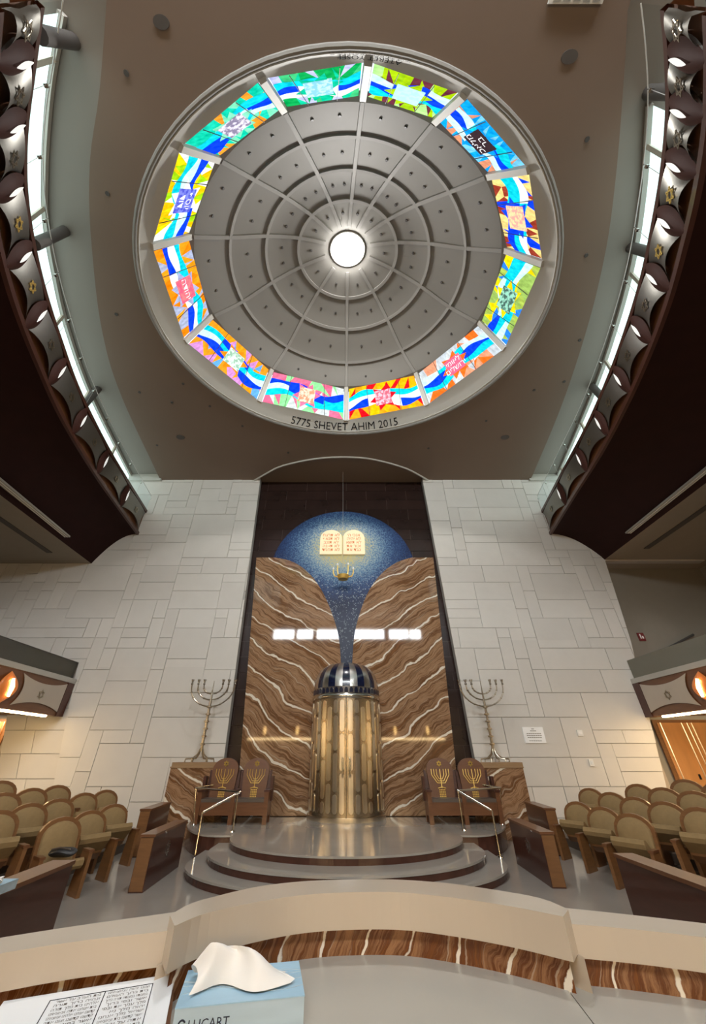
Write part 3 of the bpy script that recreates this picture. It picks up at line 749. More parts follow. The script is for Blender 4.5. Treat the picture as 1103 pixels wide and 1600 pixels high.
area('gallery_glow_left', (-12.3, 11.0, 3.1), (.15, .30, -1), 2.5, 4.5, 90, (1, .68, .36))
area('gallery_glow_right', (12.6, 12.0, 3.1), (.1, .45, -1), 2.5, 4.5, 210, (1, .68, .36))
# rear gallery lamps, mirrored in the polished stone and the ark
rg = thing('rear_gallery', (0, -8.9, 3.6), 'rear gallery front with a row of amber lamps', 'gallery')
MB().box((-10.2, -8.98, 3.4), (10.2, -8.6, 4.5)).build('fascia', M['woodm'], rg); MB().box((-9, -8.62, 3.2), (9, -8.5, 3.38)).build('strip', M['strip'], rg)
for x in (-7.5, -4.5, -1.5, 1.5, 4.5, 7.5): MB().tube([(x, -8.5, 3.6), (x, -8.5, 3.95), (x, -8.5, 4.3)], [.05, .14, .05], 8).build('lamp', M['bulb'], rg)

# ------------------------------------------------------------------ niche with tiles, mosaic and onyx slabs
YN = 15.42
ni = MB().box((-5.2, YN + .02, 0), (5.2, YN + .2, 14.5)); ni.prism([(NL(0) - .02, 0), (NL(0) - .3, 0), (NL(14.4) - .3, 14.4), (NL(14.4) - .02, 14.4)], lambda p, q, d: (p, d, q), YW + .05, YN + .1)
ni.prism([(NR(0) + .02, 0), (NR(0) + .3, 0), (NR(14.4) + .3, 14.4), (NR(14.4) + .02, 14.4)], lambda p, q, d: (p, d, q), YW + .05, YN + .1)
niche = ni.build('wall_niche', M['grout']); tag(niche, 'tall niche of dark brown tiles behind the ark', 'wall', kind='structure')
for j in range(24):
    z0 = 14.36 - (j + 1) * .60; z1 = z0 + .60
    if z1 < .3: break
    off = (j % 2) * 1.05
    for i in range(-4, 4):
        a, b = i * 2.1 + off, (i + 1) * 2.1 + off
        if z1 < 9.6 and a > -3.4 and b < 3.4: continue
        q = [(a + .01, z0 + .01), (b - .01, z0 + .01), (b - .01, z1 - .01), (a + .01, z1 - .01)]
        q = half(q, -1, -.031, 4.25 - .062 + .05); q = half(q, 1, .029, 4.46 + .058 + .02)
        if len(q) > 2: MB().prism(q, lambda p, z, d: (p, d, z), YN - .005, YN + .03).build('tile', M['tile'], niche)
# mosaic: night-blue disc with a golden heart and a stem running down to the ark
m, t, b = nt('mosaic'); MATS['mosaic'] = m
tc = N(t, 'ShaderNodeTexCoord'); sx = N(t, 'ShaderNodeSeparateXYZ'); t.links.new(tc.outputs['Object'], sx.inputs[0])
dx = math_n(t, 'MULTIPLY', math_n(t, 'ADD', sx.outputs[0], .18), .80); dz = math_n(t, 'SUBTRACT', sx.outputs[2], 10.35)
rr_ = math_n(t, 'SQRT', math_n(t, 'ADD', math_n(t, 'MULTIPLY', dx, dx), math_n(t, 'MULTIPLY', dz, dz)))
vo = N(t, 'ShaderNodeTexVoronoi'); vo.inputs['Scale'].default_value = 26; t.links.new(tc.outputs['Object'], vo.inputs['Vector'])
wn = N(t, 'ShaderNodeTexWhiteNoise'); t.links.new(vo.outputs['Position'], wn.inputs['Vector'])
rj = math_n(t, 'MULTIPLY_ADD', wn.outputs[0], .7, math_n(t, 'SUBTRACT', rr_, .35))
rp = N(t, 'ShaderNodeValToRGB'); e = rp.color_ramp.elements
stops = ((0.0, (.66, .56, .24)), (.27, (.56, .50, .24)), (.38, (.32, .42, .44)), (.52, (.12, .23, .37)), (.70, (.025, .065, .18)), (.9, (.006, .014, .065)))
e[0].position = 0; e[0].color = (*stops[0][1], 1); e[1].position = 1; e[1].color = (*stops[-1][1], 1)
for p_, c_ in stops[1:-1]:
    n = e.new(p_); n.color = (*c_, 1)
t.links.new(math_n(t, 'DIVIDE', rj, 2.75), rp.inputs[0])
sp = math_n(t, 'GREATER_THAN', wn.outputs[0], .90)
below = N(t, 'ShaderNodeMapRange'); below.inputs[1].default_value = 10.2; below.inputs[2].default_value = 8.6; t.links.new(sx.outputs[2], below.inputs[0])
c = mix_rgb(t, math_n(t, 'MULTIPLY', sp, math_n(t, 'MULTIPLY', below.outputs[0], .55)), rp.outputs[0], (.45, .55, .62))
dk = N(t, 'ShaderNodeMapRange'); dk.inputs[1].default_value = 8.2; dk.inputs[2].default_value = 6.2; dk.inputs[3].default_value = 0; dk.inputs[4].default_value = .6; t.links.new(sx.outputs[2], dk.inputs[0])
c = mix_rgb(t, dk.outputs[0], c, (.008, .014, .03))
t.links.new(c, b.inputs['Base Color']); b.inputs['Roughness'].default_value = .35; b.inputs['Specular IOR Level'].default_value = .25
cxm, czm = -.15, 9.15
poly = [(cxm + 3.35 * math.cos(a), czm + 3.25 * math.sin(a)) for a in [PI * k / 32 for k in range(33)]]
poly += [(-3.3, 8.2), (-1.2, 6.5), (-.45, 4.4), (.45, 4.4), (1.2, 6.5), (3.1, 8.2)]
mo = MB().prism(poly, lambda p, q, d: (p, d, q), YN - .06, YN + .01).build('mosaic', MATS['mosaic']); tag(mo, 'night blue glass mosaic disc with golden centre narrowing to a stem', 'mosaic')
def slab(name, pts, lab):
    o = MB().prism(pts, lambda p, q, d: (p, d, q), YN - .20, YN - .05).build(name, M['onyx']); tag(o, lab, 'onyx slab')
    return o
lp_, _ = spline([(-3.3, 9.72), (-2.6, 9.55), (-2.0, 9.2), (-1.45, 8.65), (-1.0, 7.95), (-.62, 7.1), (-.36, 6.3), (-.24, 5.5), (-.20, 4.5)], 30)
rp_, _ = spline([(3.05, 9.72), (2.4, 9.5), (1.8, 9.1), (1.3, 8.55), (.9, 7.9), (.58, 7.1), (.36, 6.3), (.26, 5.5), (.22, 4.5)], 30)
slab('onyx_slab', [(-3.58, .42), (-4.19, 9.72)] + [(p.x, p.y) for p in lp_] + [(-.2, .42)], 'brown banded onyx slab left of the ark with a curved inner top edge')
slab('onyx_slab', [(3.72, .42), (4.06, 9.72)] + [(p.x, p.y) for p in rp_] + [(.22, .42)], 'brown banded onyx slab right of the ark with a curved inner top edge')
# tablets of the law
tb = thing('stone_tablets', (-.19, 15.3, 9.9), 'pair of cream round-topped stone tablets with orange letters on the mosaic', 'tablets')
for cx_, lines in ((.36, ['אנכי ה׳', 'לא יהיה', 'לא תשא', 'זכור את', 'כבד את']), (-.73, ['לא תרצח', 'לא תנאף', 'לא תגנב', 'לא תענה', 'לא תחמד'])):
    hw = .525; zb, zt = 9.92, 10.78
    pts = [(cx_ - hw, zb), (cx_ + hw, zb), (cx_ + hw, zt)] + [(cx_ + hw * math.cos(PI * k / 14), zt + .47 * math.sin(PI * k / 14)) for k in range(1, 14)] + [(cx_ - hw, zt)]
    ta = MB().prism(pts, lambda p, q, d: (p, d, q), YN - .16, YN - .05).build('tablet', M['tablet'], tb)
    for k, s in enumerate(lines):
        lettering('lettering', heb(s), .22, lambda x, y: (cx_ + x * .98, YN - .165, 10.88 - k * .20 + y), M['letter'], ta, .012)
# crown lamp hanging in front of the mosaic
cr = thing('crown_lamp', (-.14, 14.5, 8.3), 'small brass crown shaped hanging lamp with four candle lights', 'hanging lamp')
MB().tube([(-.14, 14.5, 8.75), (-.17, 14.5, 14.3)], .008, 5).build('cable', M['grille'], cr)
MB().lathe([(0, -.10), (.20, -.10), (.27, .06), (.24, .08), (.18, -.02), (0, -.02)], (-.14, 14.5, 8.42), 20).build('bowl', M['gold'], cr, True)
for k, (ex, ez, hz) in enumerate(((-.42, .30, .0), (-.24, .50, .0), (.22, .52, 0), (.44, .32, 0))):
    arm = MB().tube([(-.14 + ex * .45, 14.46, 8.40), (-.14 + ex * .85, 14.44, 8.44), (-.14 + ex, 14.43, 8.42 + ez * .55), (-.14 + ex, 14.43, 8.42 + ez)], .03, 8).build('arm', M['gold'], cr, True)
    MB().lathe([(0, 0), (.04, .03), (.045, .08), (0, .14)], (-.14 + ex, 14.43, 8.42 + ez), 10).build('candle_light', M['bulb'] if False else M['signw'], arm, True)

# ------------------------------------------------------------------ ark
AX, AY, AR, AZ = 0.0, 14.88, 1.19, .42
ark = thing('ark', (AX, AY - AR, AZ), 'round brass clad ark with striped dome and double doors', 'ark')
MB().lathe([(AR + .05, 0), (AR + .05, .10), (AR, .12), (AR, 3.28), (AR + .03, 3.30), (AR + .03, 3.36), (AR, 3.38), (AR, 3.52)], (AX, AY, AZ), 72).build('drum', M['brassd'], ark, True)
MB().lathe([(AR + .055, .0), (AR + .06, .05), (AR + .055, .11), (AR, .12)], (AX, AY, AZ), 72).build('base_ring', M['brass'], ark, True)
MB().lathe([(AR + .02, 3.26), (AR + .045, 3.30), (AR + .045, 3.36), (AR + .02, 3.40)], (AX, AY, AZ), 72).build('cornice', M['steel'], ark, True)
for sgn in (-1, 1):
    dd = None
    for c in range(8):
        a = -PI / 2 + sgn * math.radians(6.6 + c * 10.4)
        hw = math.radians(3.3)
        if dd is None:
            def fd(u, v): 
                q = -PI / 2 + sgn * math.radians(.35 + 44 * u); return (AX + (AR + .012) * math.cos(q), AY + (AR + .012) * math.sin(q), AZ + .14 + 3.1 * v)
            dd = MB().grid(fd, 14, 1).build('door', M['brassd'], ark, True)
        offs = (0, -.52, -.26, -.70)[c % 4]
        z = .20 + offs
        while z < 3.2:
            z0, z1 = max(.20, z), min(3.2, z + .98); 
            if z1 - z0 > .18:
                r_ = AR + .026; pl = []
                n = 6; hh = hw * AR
                outl = [(hh * math.cos(PI + PI * k / n), z0 + hh + hh * math.sin(PI + PI * k / n)) for k in range(n + 1)] + [(hh * math.cos(PI * k / n), z1 - hh + hh * math.sin(PI * k / n)) for k in range(n + 1)]
                def fp(p, q, d, a=a): return (AX + d * math.cos(a + p / AR), AY + d * math.sin(a + p / AR), AZ + q)
                MB().prism(outl, fp, AR, r_).build('slat', M['brass'], dd if c < 4 else ark)
            z += 1.04
    a = -PI / 2 + sgn * math.radians(5.2)
    hx, hy = AX + (AR + .09) * math.cos(a), AY + (AR + .09) * math.sin(a)
    h = MB().tube([(hx, hy + .06, AZ + 1.08), (hx, hy, AZ + 1.10), (hx, hy, AZ + 1.55), (hx, hy + .06, AZ + 1.57)], .03, 8).build('handle', M['steel'], dd, True)
MB().box((AX - .008, AY - AR - .04, AZ + .10), (AX + .008, AY - AR + .02, AZ + 3.3)).build('door_seam', M['ink'], ark)
ng = 28
for k in range(ng):
    a0 = -PI / 2 + 2 * PI * (k - .5) / ng; a1 = a0 + 2 * PI / ng
    def fg(u, v):
        q = v * PI / 2; r = AR * (math.cos(q) ** .62 if v < 1 else 0) + .001; z = 3.62 + .92 * math.sin(q) ** .95; a = a0 + (a1 - a0) * u
        return (AX + r * math.cos(a), AY + r * math.sin(a), AZ + z)
    MB().grid(fg, 4, 12).build('dome_gore', M['navy'] if k % 2 == 0 else M['silver2'], ark, True)
MB().lathe([(AR, 3.40), (AR + .015, 3.42), (AR + .015, 3.62), (AR, 3.63)], (AX, AY, AZ), 72).build('dome_band', M['steel'], ark, True)
for k in range(44):
    a = 2 * PI * k / 44
    def fd(p, q, d, a=a): return (AX + d * math.cos(a + p / AR), AY + d * math.sin(a + p / AR), AZ + q)
    MB().prism([(-.06, 3.43), (.06, 3.43), (.06, 3.52), (.045, 3.57), (0, 3.60), (-.045, 3.57), (-.06, 3.52)], fd, AR + .01, AR + .025).build('arch_dot', M['navy'], ark)

# ------------------------------------------------------------------ stepped platform
pf = thing('stepped_platform', (0, 9, 0), 'grey marble stepped platform with dark risers before the ark', 'platform')
def arcpts(yc, a, b, y_end, n=36):
    t_end = math.asin(min(1, (yc - y_end) / b)) if y_end < yc else 0
    return [(a * math.cos(PI + (PI) * k / n), yc + b * math.sin(PI + PI * k / n)) for k in range(n + 1)]
def slab_step(poly, z0, z1, nm):
    c = Vector((0, 13))
    MB().prism(poly, lambda p, q, d: (p, q, d), z0, z1 - .035).build(nm + '_riser', M['riser'], pf)
    big = [(x * 1.006, y - .02 if y < 14.9 else y) for x, y in poly]
    MB().prism(big, lambda p, q, d: (p, q, d), z1 - .035, z1).build(nm + '_tread', M['marble'], pf)
slab_step(arcpts(10.9, 3.42, 2.35, 10.9) + [(3.42, 12.6), (-3.42, 12.6)], 0, .14, 'step')
slab_step(arcpts(11.3, 3.10, 2.38, 11.3) + [(3.10, 12.6), (-3.10, 12.6)], .14, .28, 'step')
wl, _ = spline([(-4.75, 15.0), (-4.62, 14.0), (-4.38, 13.2), (-3.9, 12.35), (-3.4, 11.9), (-2.82, 11.88)], 20)
top = [(p.x, p.y) for p in wl] + arcpts(11.9, 2.8, 2.28, 11.9) + [(-p.x, p.y) for p in wl[::-1]]
slab_step(top, 0.0, .42, 'landing')

# pedestals and menorahs
def pedestal(sg, x0, x1, lab):
    th = thing('pedestal', (sg * (x0 + x1) / 2, 14.55, 0), 'onyx clad pedestal carrying the %s menorah' % lab, 'pedestal')
    a, b = sorted((sg * x0, sg * x1))
    MB().box((a, 14.1, 0), (b, 14.95, 1.72)).build('body', M['onyx'], th)
    MB().box((a - .02, 14.08, 1.72), (b + .02, 14.97, 1.76)).build('cap', M['plinth'], th)
def menorah(cx_, lab):
    y = 14.45; z = 1.76
    th = thing('menorah', (cx_, y, z), 'tall slender seven-branched menorah %s of the niche' % lab, 'menorah')
    MB().box((cx_ - .75, y - .32, z), (cx_ + .75, y + .35, z + .11)).build('plinth', M['plinth'], th)
    z += .11
    for k in range(6):
        a = k * PI / 3 + .1; c_, s_ = math.cos(a), math.sin(a) * .45
        MB().tube([(cx_ + c_ * .48, y + s_ * .48, z), (cx_ + c_ * .46, y + s_ * .46, z + .09), (cx_ + c_ * .26, y + s_ * .26, z + .10), (cx_ + c_ * .10, y + s_ * .1, z + .22), (cx_, y, z + .48)], .022, 6).build('leg', M['menorah'], th, True)
    MB().tube([(cx_, y, z + .3), (cx_, y, z + 1.7), (cx_, y, z + 2.45)], [.045, .04, .012], 10).build('stem', M['menorah'], th, True)
    for k in range(6): MB().lathe([(.04, -.035), (.085, -.02), (.085, .02), (.04, .035)], (cx_, y, z + .5 + k * .22), 12).build('knob', M['menorah'], th, True)
    for sgn in (-1, 1):
        for q, (rx, zb) in enumerate(((.34, 2.02), (.55, 1.83), (.78, 1.62))):
            pts = [(cx_ + sgn * rx * math.sin(t_), y, z + 2.28 - (2.28 - zb) * math.cos(t_)) for t_ in [PI / 2 * k / 10 for k in range(11)]]
            br = MB().tube(pts + [(cx_ + sgn * rx, y, z + 2.42)], .024, 7).build('branch', M['menorah'], th, True)
            MB().lathe([(.03, -.09), (.05, -.06), (.03, -.02), (.05, .06), (.065, .09), (0, .09)], (cx_ + sgn * rx, y, z + 2.40), 10).build('candle_cup', M['steel'], br, True)
            for f in (3, 6, 8): MB().lathe([(.02, -.03), (.042, 0), (.02, .03)], pts[f], 8).build('bead', M['menorah'], br, True)
pedestal(-1, 5.58, 3.95, 'left'); pedestal(1, 5.62, 4.1, 'right')
menorah(-4.83, 'left'); menorah(4.90, 'right')

# thrones: double seats with gilded menorah backs
def throne(x0, x1, lab):
    y0, y1, z = 13.45, 14.05, .42
    th = thing('double_throne', ((x0 + x1) / 2, y0, z), 'dark wooden double throne %s of the ark with gilded backrests' % lab, 'throne')
    wmid = (x0 + x1) / 2
    for x in (x0, wmid - .06, x1 - .12):
        sp_ = MB().prism([(y0, 0), (y0 + .12, 0), (y0 + .16, .18), (y1 - .16, .18), (y1 - .1, 0), (y1, 0), (y1, .80), (y0, .74)], lambda p, q, d: (d, p, z + q), x, x + .12).build('side_panel', M['woodm'], th)
        MB().box((x - .02, y0 - .03, z + .74), (x + .14, y1 - .1, z + .79)).build('armrest', M['wood'], sp_)
    for a, b in ((x0 + .12, wmid - .06), (wmid + .06, x1 - .12)):
        c_ = (a + b) / 2; hw = (b - a) / 2 + .0
        MB().box((a, y0 + .04, z + .20), (b, y0 + .10, z + .50)).build('apron', M['woodm'], th)
        MB().box((a, y0 + .03, z + .50), (b, y1, z + .58)).build('seat_cushion', M['cushion'], th)
        pts = [(c_ - hw * .82, .55), (c_ + hw * .82, .55), (c_ + hw * .93, 1.25)] + [(c_ + hw * .93 * math.cos(PI * k / 12), 1.27 + .30 * math.sin(PI * k / 12)) for k in range(13)] + [(c_ - hw * .93, 1.25)]
        lean = lambda p, q, d: (p, y1 - .12 + d + (q - .55) * .12, z + q)
        bk = MB().prism(pts, lean, 0, .10).build('backrest', M['woodm'], th)
        for s_ in (-1, 1):
            MB().prism([(c_ + s_ * hw * .80, .58), (c_ + s_ * hw * 1.10, .58), (c_ + s_ * hw * 1.12, 1.26), (c_ + s_ * hw * .98, 1.24)], lean, .06, .16).build('wing', M['wood'], bk)
        g = MB()
        gl = lambda p, q: Vector(lean(c_ + p, q, -.012))
        for s_ in (-1, 1):
            for r_, zb in ((.27, .93), (.19, .98), (.11, 1.03)):
                g.tube([gl(s_ * r_, 1.28), gl(s_ * r_, 1.13), gl(s_ * r_ * .45, zb), gl(0, zb)], .010, 5)
        g.tube([gl(0, 1.28), gl(0, .80)], .012, 5); g.tube([gl(-.12, .80), gl(0, .83), gl(.12, .80)], .012, 5)
        g.build('menorah_inlay', M['gold'], bk)
        star_bars(MB(), gl(0, 1.42), (1, 0, 0), (0, 0, 1), .07, .012, .02).build('star_inlay', M['gold'], bk)
        for k in range(4):
            g = MB()
            for q in range(4): g.obox(gl(-.075 + q * .05, .76 - k * .052), (.018, .008, .017), Matrix())
            g.build('lettering', M['gold'], bk)
    for s_, x in ((-1, x0), (1, x1)):
        MB().prism([(x - .04, .5), (x + .04, .5), (x + .04, 1.1), (x - .04, 1.1)], lambda p, q, d: (p, d, z + q), y1 - .2, y1).build('post', M['wood'], th)
throne(-4.36, -2.28, 'left'); throne(2.38, 4.50, 'right')

# handrails
def rail(pts_top, posts, lab):
    th = thing('handrail', posts[0][0], 'polished steel handrail %s of the platform steps' % lab, 'handrail')
    MB().tube(pts_top, .026, 8).build('rail', M['steel'], th, True)
    for a, b in posts:
        MB().tube([a, b], .02, 8).build('post', M['steel'], th, True)
        MB().lathe([(0, .03), (.05, .03), (.06, 0)], a, 10).build('foot', M['steel'], th, True)
rail([(-4.1, 13.95, 1.30), (-4.47, 13.5, 1.25), (-2.86, 12.32, 1.24), (-3.70, 12.10, .83)], [((-4.32, 13.46, .42), (-4.45, 13.46, 1.24)), ((-2.93, 12.32, .42), (-2.93, 12.36, 1.24)), ((-3.62, 11.78, .0), (-3.66, 11.9, .86))], 'left')
rail([(4.2, 14.0, 1.30), (4.60, 13.57, 1.25), (3.06, 12.55, 1.25), (3.80, 12.25, .86)], [((4.44, 13.5, .42), (4.57, 13.55, 1.24)), ((3.08, 12.5, .42), (3.08, 12.56, 1.24)), ((3.72, 11.9, .0), (3.76, 12.05, .88))], 'right')

# ------------------------------------------------------------------ doors, signs, fittings
def door(nm, x0, x1, y, z1, lab):
    o = thing(nm, ((x0 + x1) / 2, y, 0), lab, 'door', kind='structure')
    MB().box((x0 - .12, y - .06, 0), (x1 + .12, y, z1 + .1)).build('frame', M['woodl'], o)
    n = 2; wd = (x1 - x0) / n
    for k in range(n):
        lf = MB().box((x0 + k * wd + .01, y - .10, 0), (x0 + (k + 1) * wd - .01, y - .06, z1)).build('leaf', M['door'], o)
        for f in (.10, .78, .96):
            MB().tube([(x0 + k * wd + wd * f, y - .105, 0), (x0 + k * wd + wd * (f + .015), y - .105, z1 * .5), (x0 + k * wd + wd * f, y - .105, z1)], .025, 6).build('inlay_strip', M['brass'], lf)
        MB().box((x0 + k * wd + wd * (.60 if k == 0 else .22), y - .13, 1.35), (x0 + k * wd + wd * (.60 if k == 0 else .22) + .06, y - .10, 1.5)).build('lock', M['ink'], lf)
door('door_1', -15.4, -13.35, 16.48, 3.15, 'orange wooden door under the left gallery')
door('door_2', 11.75, 14.1, 15.94, 3.08, 'wooden double door with brass strips under the right gallery')
def sign(x0, x1, z0, z1):
    s = MB().box((x0, YW - .05, z0), (x1, YW - .022, z1)).build('paper_sign', M['signw']); tag(s, 'white printed notice on the stone wall right of the menorah', 'sign')
    for k, (f, wd, n) in enumerate(((.12, .14, 1), (.24, .3, 3), (.42, .72, 7), (.54, .74, 7), (.66, .70, 7), (.86, .62, 6))):
        g = MB(); cx_ = (x0 + x1) / 2; W = (x1 - x0) * wd
        for q in range(n):
            a = cx_ - W / 2 + W * q / n; g.box((a, YW - .054, z1 - (z1 - z0) * f - .012), (a + W / n * .86, YW - .05, z1 - (z1 - z0) * f + .012))
        g.build('text_line', M['grey'], s)
sign(6.25, 6.97, 2.41, 2.89)
sw = MB().box((8.25, YW - .06, 1.75), (8.40, YW - .022, 1.95)).build('light_switch', M['white']); tag(sw, 'small white switch plate on the stone wall near the right seats', 'switch')
MB().box((8.29, YW - .075, 1.80), (8.36, YW - .06, 1.90)).build('rocker', M['paper'], sw)
sn = MB().box((8.15, YW - .06, 2.62), (8.34, YW - .022, 2.80)).build('wall_sensor', M['white']); tag(sn, 'tiny white sensor box on the stone wall above the switch', 'sensor')
MB().box((8.19, YW - .07, 2.67), (8.30, YW - .06, 2.75)).build('cover', M['signw'], sn)
ex = MB().box((12.58, 15.93, 6.13), (12.84, 15.98, 6.46)).build('exit_sign', M['red']); tag(ex, 'small dark red fire sign on the dusky wall above the right gallery', 'sign')
MB().box((12.64, 15.92, 6.22), (12.68, 15.93, 6.40)).build('pictogram', M['signw'], ex); MB().box((12.72, 15.92, 6.22), (12.78, 15.93, 6.32)).build('pictogram', M['signw'], ex)
rb = MB().tube([(12.55, 15.9, 5.39), (14.95, 15.9, 6.37)], .05, 6).build('stair_rail', M['dot']); tag(rb, 'dark sloping rail on the dusky wall behind the right gallery', 'rail')

# ------------------------------------------------------------------ seats
def rounded_back(w_, h0, h1, n=10):
    pts = [(-w_, h0), (w_, h0), (w_, h1 - w_ * .72)] + [(w_ * math.cos(PI * k / n), h1 - w_ * .72 + w_ * .72 * math.sin(PI * k / n)) for k in range(1, n)] + [(-w_, h1 - w_ * .72)]
    return pts
def make_seat(tilt):
    root = thing('auditorium_seat', (0, 0, 0))
    lean = lambda p, q, d: (p, .14 + d + (q - .4) * .20, q)
    fr = MB().prism(rounded_back(.36, .34, 1.09), lean, .02, .09).build('back_frame', M['woodl'], root, local=True)
    inner = rounded_back(.30, .42, 1.03)
    n = len(inner); c0 = (0, .7)
    m = MB(); rings = []
    for s, d in ((1.0, .02), (.97, -.025), (.80, -.06), (.4, -.075)):
        rings.append([lean(x * s, c0[1] + (q - c0[1]) * s, d) for x, q in inner])
    vs = [p for r in rings for p in r]; fs = [(i * n + k, i * n + (k + 1) % n, (i + 1) * n + (k + 1) % n, (i + 1) * n + k) for i in range(3) for k in range(n)] + [tuple(3 * n + k for k in range(n))]
    m.add(vs, fs).build('back_cushion', M['tan'], root, smooth=True, local=True)
    # seat pad swung up about its rear edge
    ct, st = math.cos(tilt), math.sin(tilt)
    def pad(p, q, d): return (p, .12 - (q * ct - d * st), .37 + (q * st + d * ct))
    m = MB(); prof = [(-.02, -.02), (.40, -.02), (.46, .02), (.47, .09), (.43, .125), (0, .10)]
    m.prism(prof, lambda q, d, x: pad(x, q, d), -.29, .29).build('seat_cushion', M['tan'], root, local=True)
    m = MB().prism([(-.02, -.05), (.14, -.05), (.16, -.022), (-.02, -.022)], lambda q, d, x: pad(x, q, d), -.28, .28).build('seat_shell', M['woodl'], root, local=True)
    for s in (-1, 1):
        a = MB().prism([(-.28, 0), (.10, 0), (-.02, .60), (-.30, .60), (-.30, .52)], lambda p, q, d: (d, p, q), s * .36, s * .42).build('side_panel', M['woodl'], root, local=True)
        MB().box((min(s * .345, s * .435), -.31, .60), (max(s * .345, s * .435), -.04, .635)).build('armrest', M['woodm'], a, local=True)
    return root
SL = [(0, [(-5.11, 8.91), (-5.16, 9.88), (-5.32, 11.11)]), (.17, [(-5.85, 8.18), (-6.1, 9.3), (-6.15, 10.24), (-6.48, 11.75), (-6.45, 12.69)]),
      (.34, [(-6.73, 9.31), (-7.04, 10.55), (-7.1, 11.52)]), (.48, [(-7.3, 8.95), (-7.8, 10.5)])]
SR = [(0, [(5.57, 11.65), (5.53, 10.51), (5.47, 9.41)]), (.17, [(6.89, 13.34), (6.65, 11.92), (6.43, 10.65), (6.38, 9.63), (6.29, 8.61)]),
      (.34, [(7.47, 11.97), (7.23, 10.73), (7.17, 9.74), (6.95, 8.5)]), (.48, [(8.09, 11.07), (7.8, 9.76)])]
ROW = ['front', 'second', 'third', 'back']
protos = {}
def place(x, y, z, rz, tilt, label, group):
    key = round(tilt, 2)
    if key not in protos: protos[key] = make_seat(tilt); o = protos[key]
    else: o = copy_tree(protos[key])
    o.location = (x, y, z); o.rotation_euler = (0, 0, rz); tag(o, label, 'seat', group); return o
def ordinal(n): return ['nearest', 'second nearest', 'third nearest', 'fourth nearest', 'farthest'][n]
for sg, S, lab in ((-1, SL, 'left'), (1, SR, 'right')):
    for r, (z, row) in enumerate(S):
        order = sorted(range(len(row)), key=lambda k: row[k][1])
        for rank, k in enumerate(order):
            x, y = row[k]
            first = sg < 0 and r == 0 and rank == 0
            dist = 'nearest' if rank == 0 else ('farthest' if rank == len(row) - 1 else ordinal(rank))
            lb = ('tan wooden auditorium seat folded down with a black bag on it' if first else 'tan wooden folding seat, %s in the %s row of the %s block' % (dist, ROW[r], lab))
            place(x - sg * .0, y - .13, z, -sg * math.radians(54), .12 if first else .72, lb, 'auditorium seats')
# seating tiers
for sg, lab in ((-1, 'left'), (1, 'right')):
    for k, (x0, h) in enumerate(((5.72 if sg < 0 else 6.05, .17), (6.62 if sg < 0 else 6.88, .34), (7.25 if sg < 0 else 7.55, .48))):
        a, b = sorted((sg * x0, sg * 9.6))
        o = MB().box((a, 6.9, 0 if k == 0 else (.17, .34)[k - 1]), (b, 14.4, h)).build('floor_%s_tier_%d' % (lab, k + 1), M['carpet']); tag(o, 'carpeted seating tier in the %s block' % lab, 'floor', kind='structure')
# black bag on the front left seat
bg = thing('bag', (-5.0, 8.62, .56), 'small black bag lying on the lowered front left seat', 'bag')
def bagf(u, v):
    a = 2 * PI * u; r = (math.sin(PI * v)) ** .6
    return (-4.98 + .24 * math.cos(a) * r, 8.62 + .13 * math.sin(a) * r, .575 + .14 * v + .02 * math.sin(3 * a) * r)
MB().grid(bagf, 20, 8).build('body', M['black'], bg, True)
MB().tube([(-5.15, 8.55, .69), (-5.0, 8.53, .72), (-4.83, 8.57, .69)], .012, 6).build('handle', M['cushion'], bg, True)

# pew desks
def desk(c, ln, rz, lab, h=.80, wd=.28, star=True, sgn=1):
    """long solid book desk: local y is its length"""
    th = thing('pew_desk', (*c, 0), lab, 'desk', 'dark wooden pew desks', rz=rz)
    MB().box((-wd / 2, -ln / 2, .0), (wd / 2, ln / 2, h - .04)).build('body', M['wood'], th, local=True)
    MB().box((-wd / 2 - .015, -ln / 2 - .015, h - .04), (wd / 2 + .015, ln / 2 + .015, h)).build('top', M['woodm'], th, local=True)
    MB().box((-wd / 2 + .01, -ln / 2 - .012, .02), (wd / 2 - .01, -ln / 2, h - .05)).build('end_panel', M['woodl'], th, local=True)
    if star:
        x = sgn * (wd / 2 + .002)
        star_bars(MB(), (x, -ln * .03, h * .58), (0, sgn, 0), (0, 0, 1), .12, .009, .01).build('star_emblem', M['steel'], th, local=True)
    return th
desk((-3.83, 10.15), 1.85, math.radians(2), 'dark wooden pew desk with steel star before the front left seats', .80, .26, True, 1)
desk((4.0, 10.42), 1.85, math.radians(-2), 'dark wooden pew desk with steel star before the front right seats', .80, .26, True, -1)
desk((-5.2, 12.75), 1.6, math.radians(5), 'dark wooden pew desk beside the left pedestal behind the seats', .92, .26, False, 1)
desk((5.35, 12.9), 1.6, math.radians(-5), 'dark wooden pew desk beside the right pedestal behind the seats', .92, .26, False, -1)
desk((-3.55, 5.0), 2.6, math.radians(2), 'large dark pew desk at the lower left edge with a tissue box', .95, .26, False, 1)
desk((3.78, 5.4), 2.6, math.radians(0), 'large dark pew desk at the lower right edge with light top', .95, .24, False, -1)
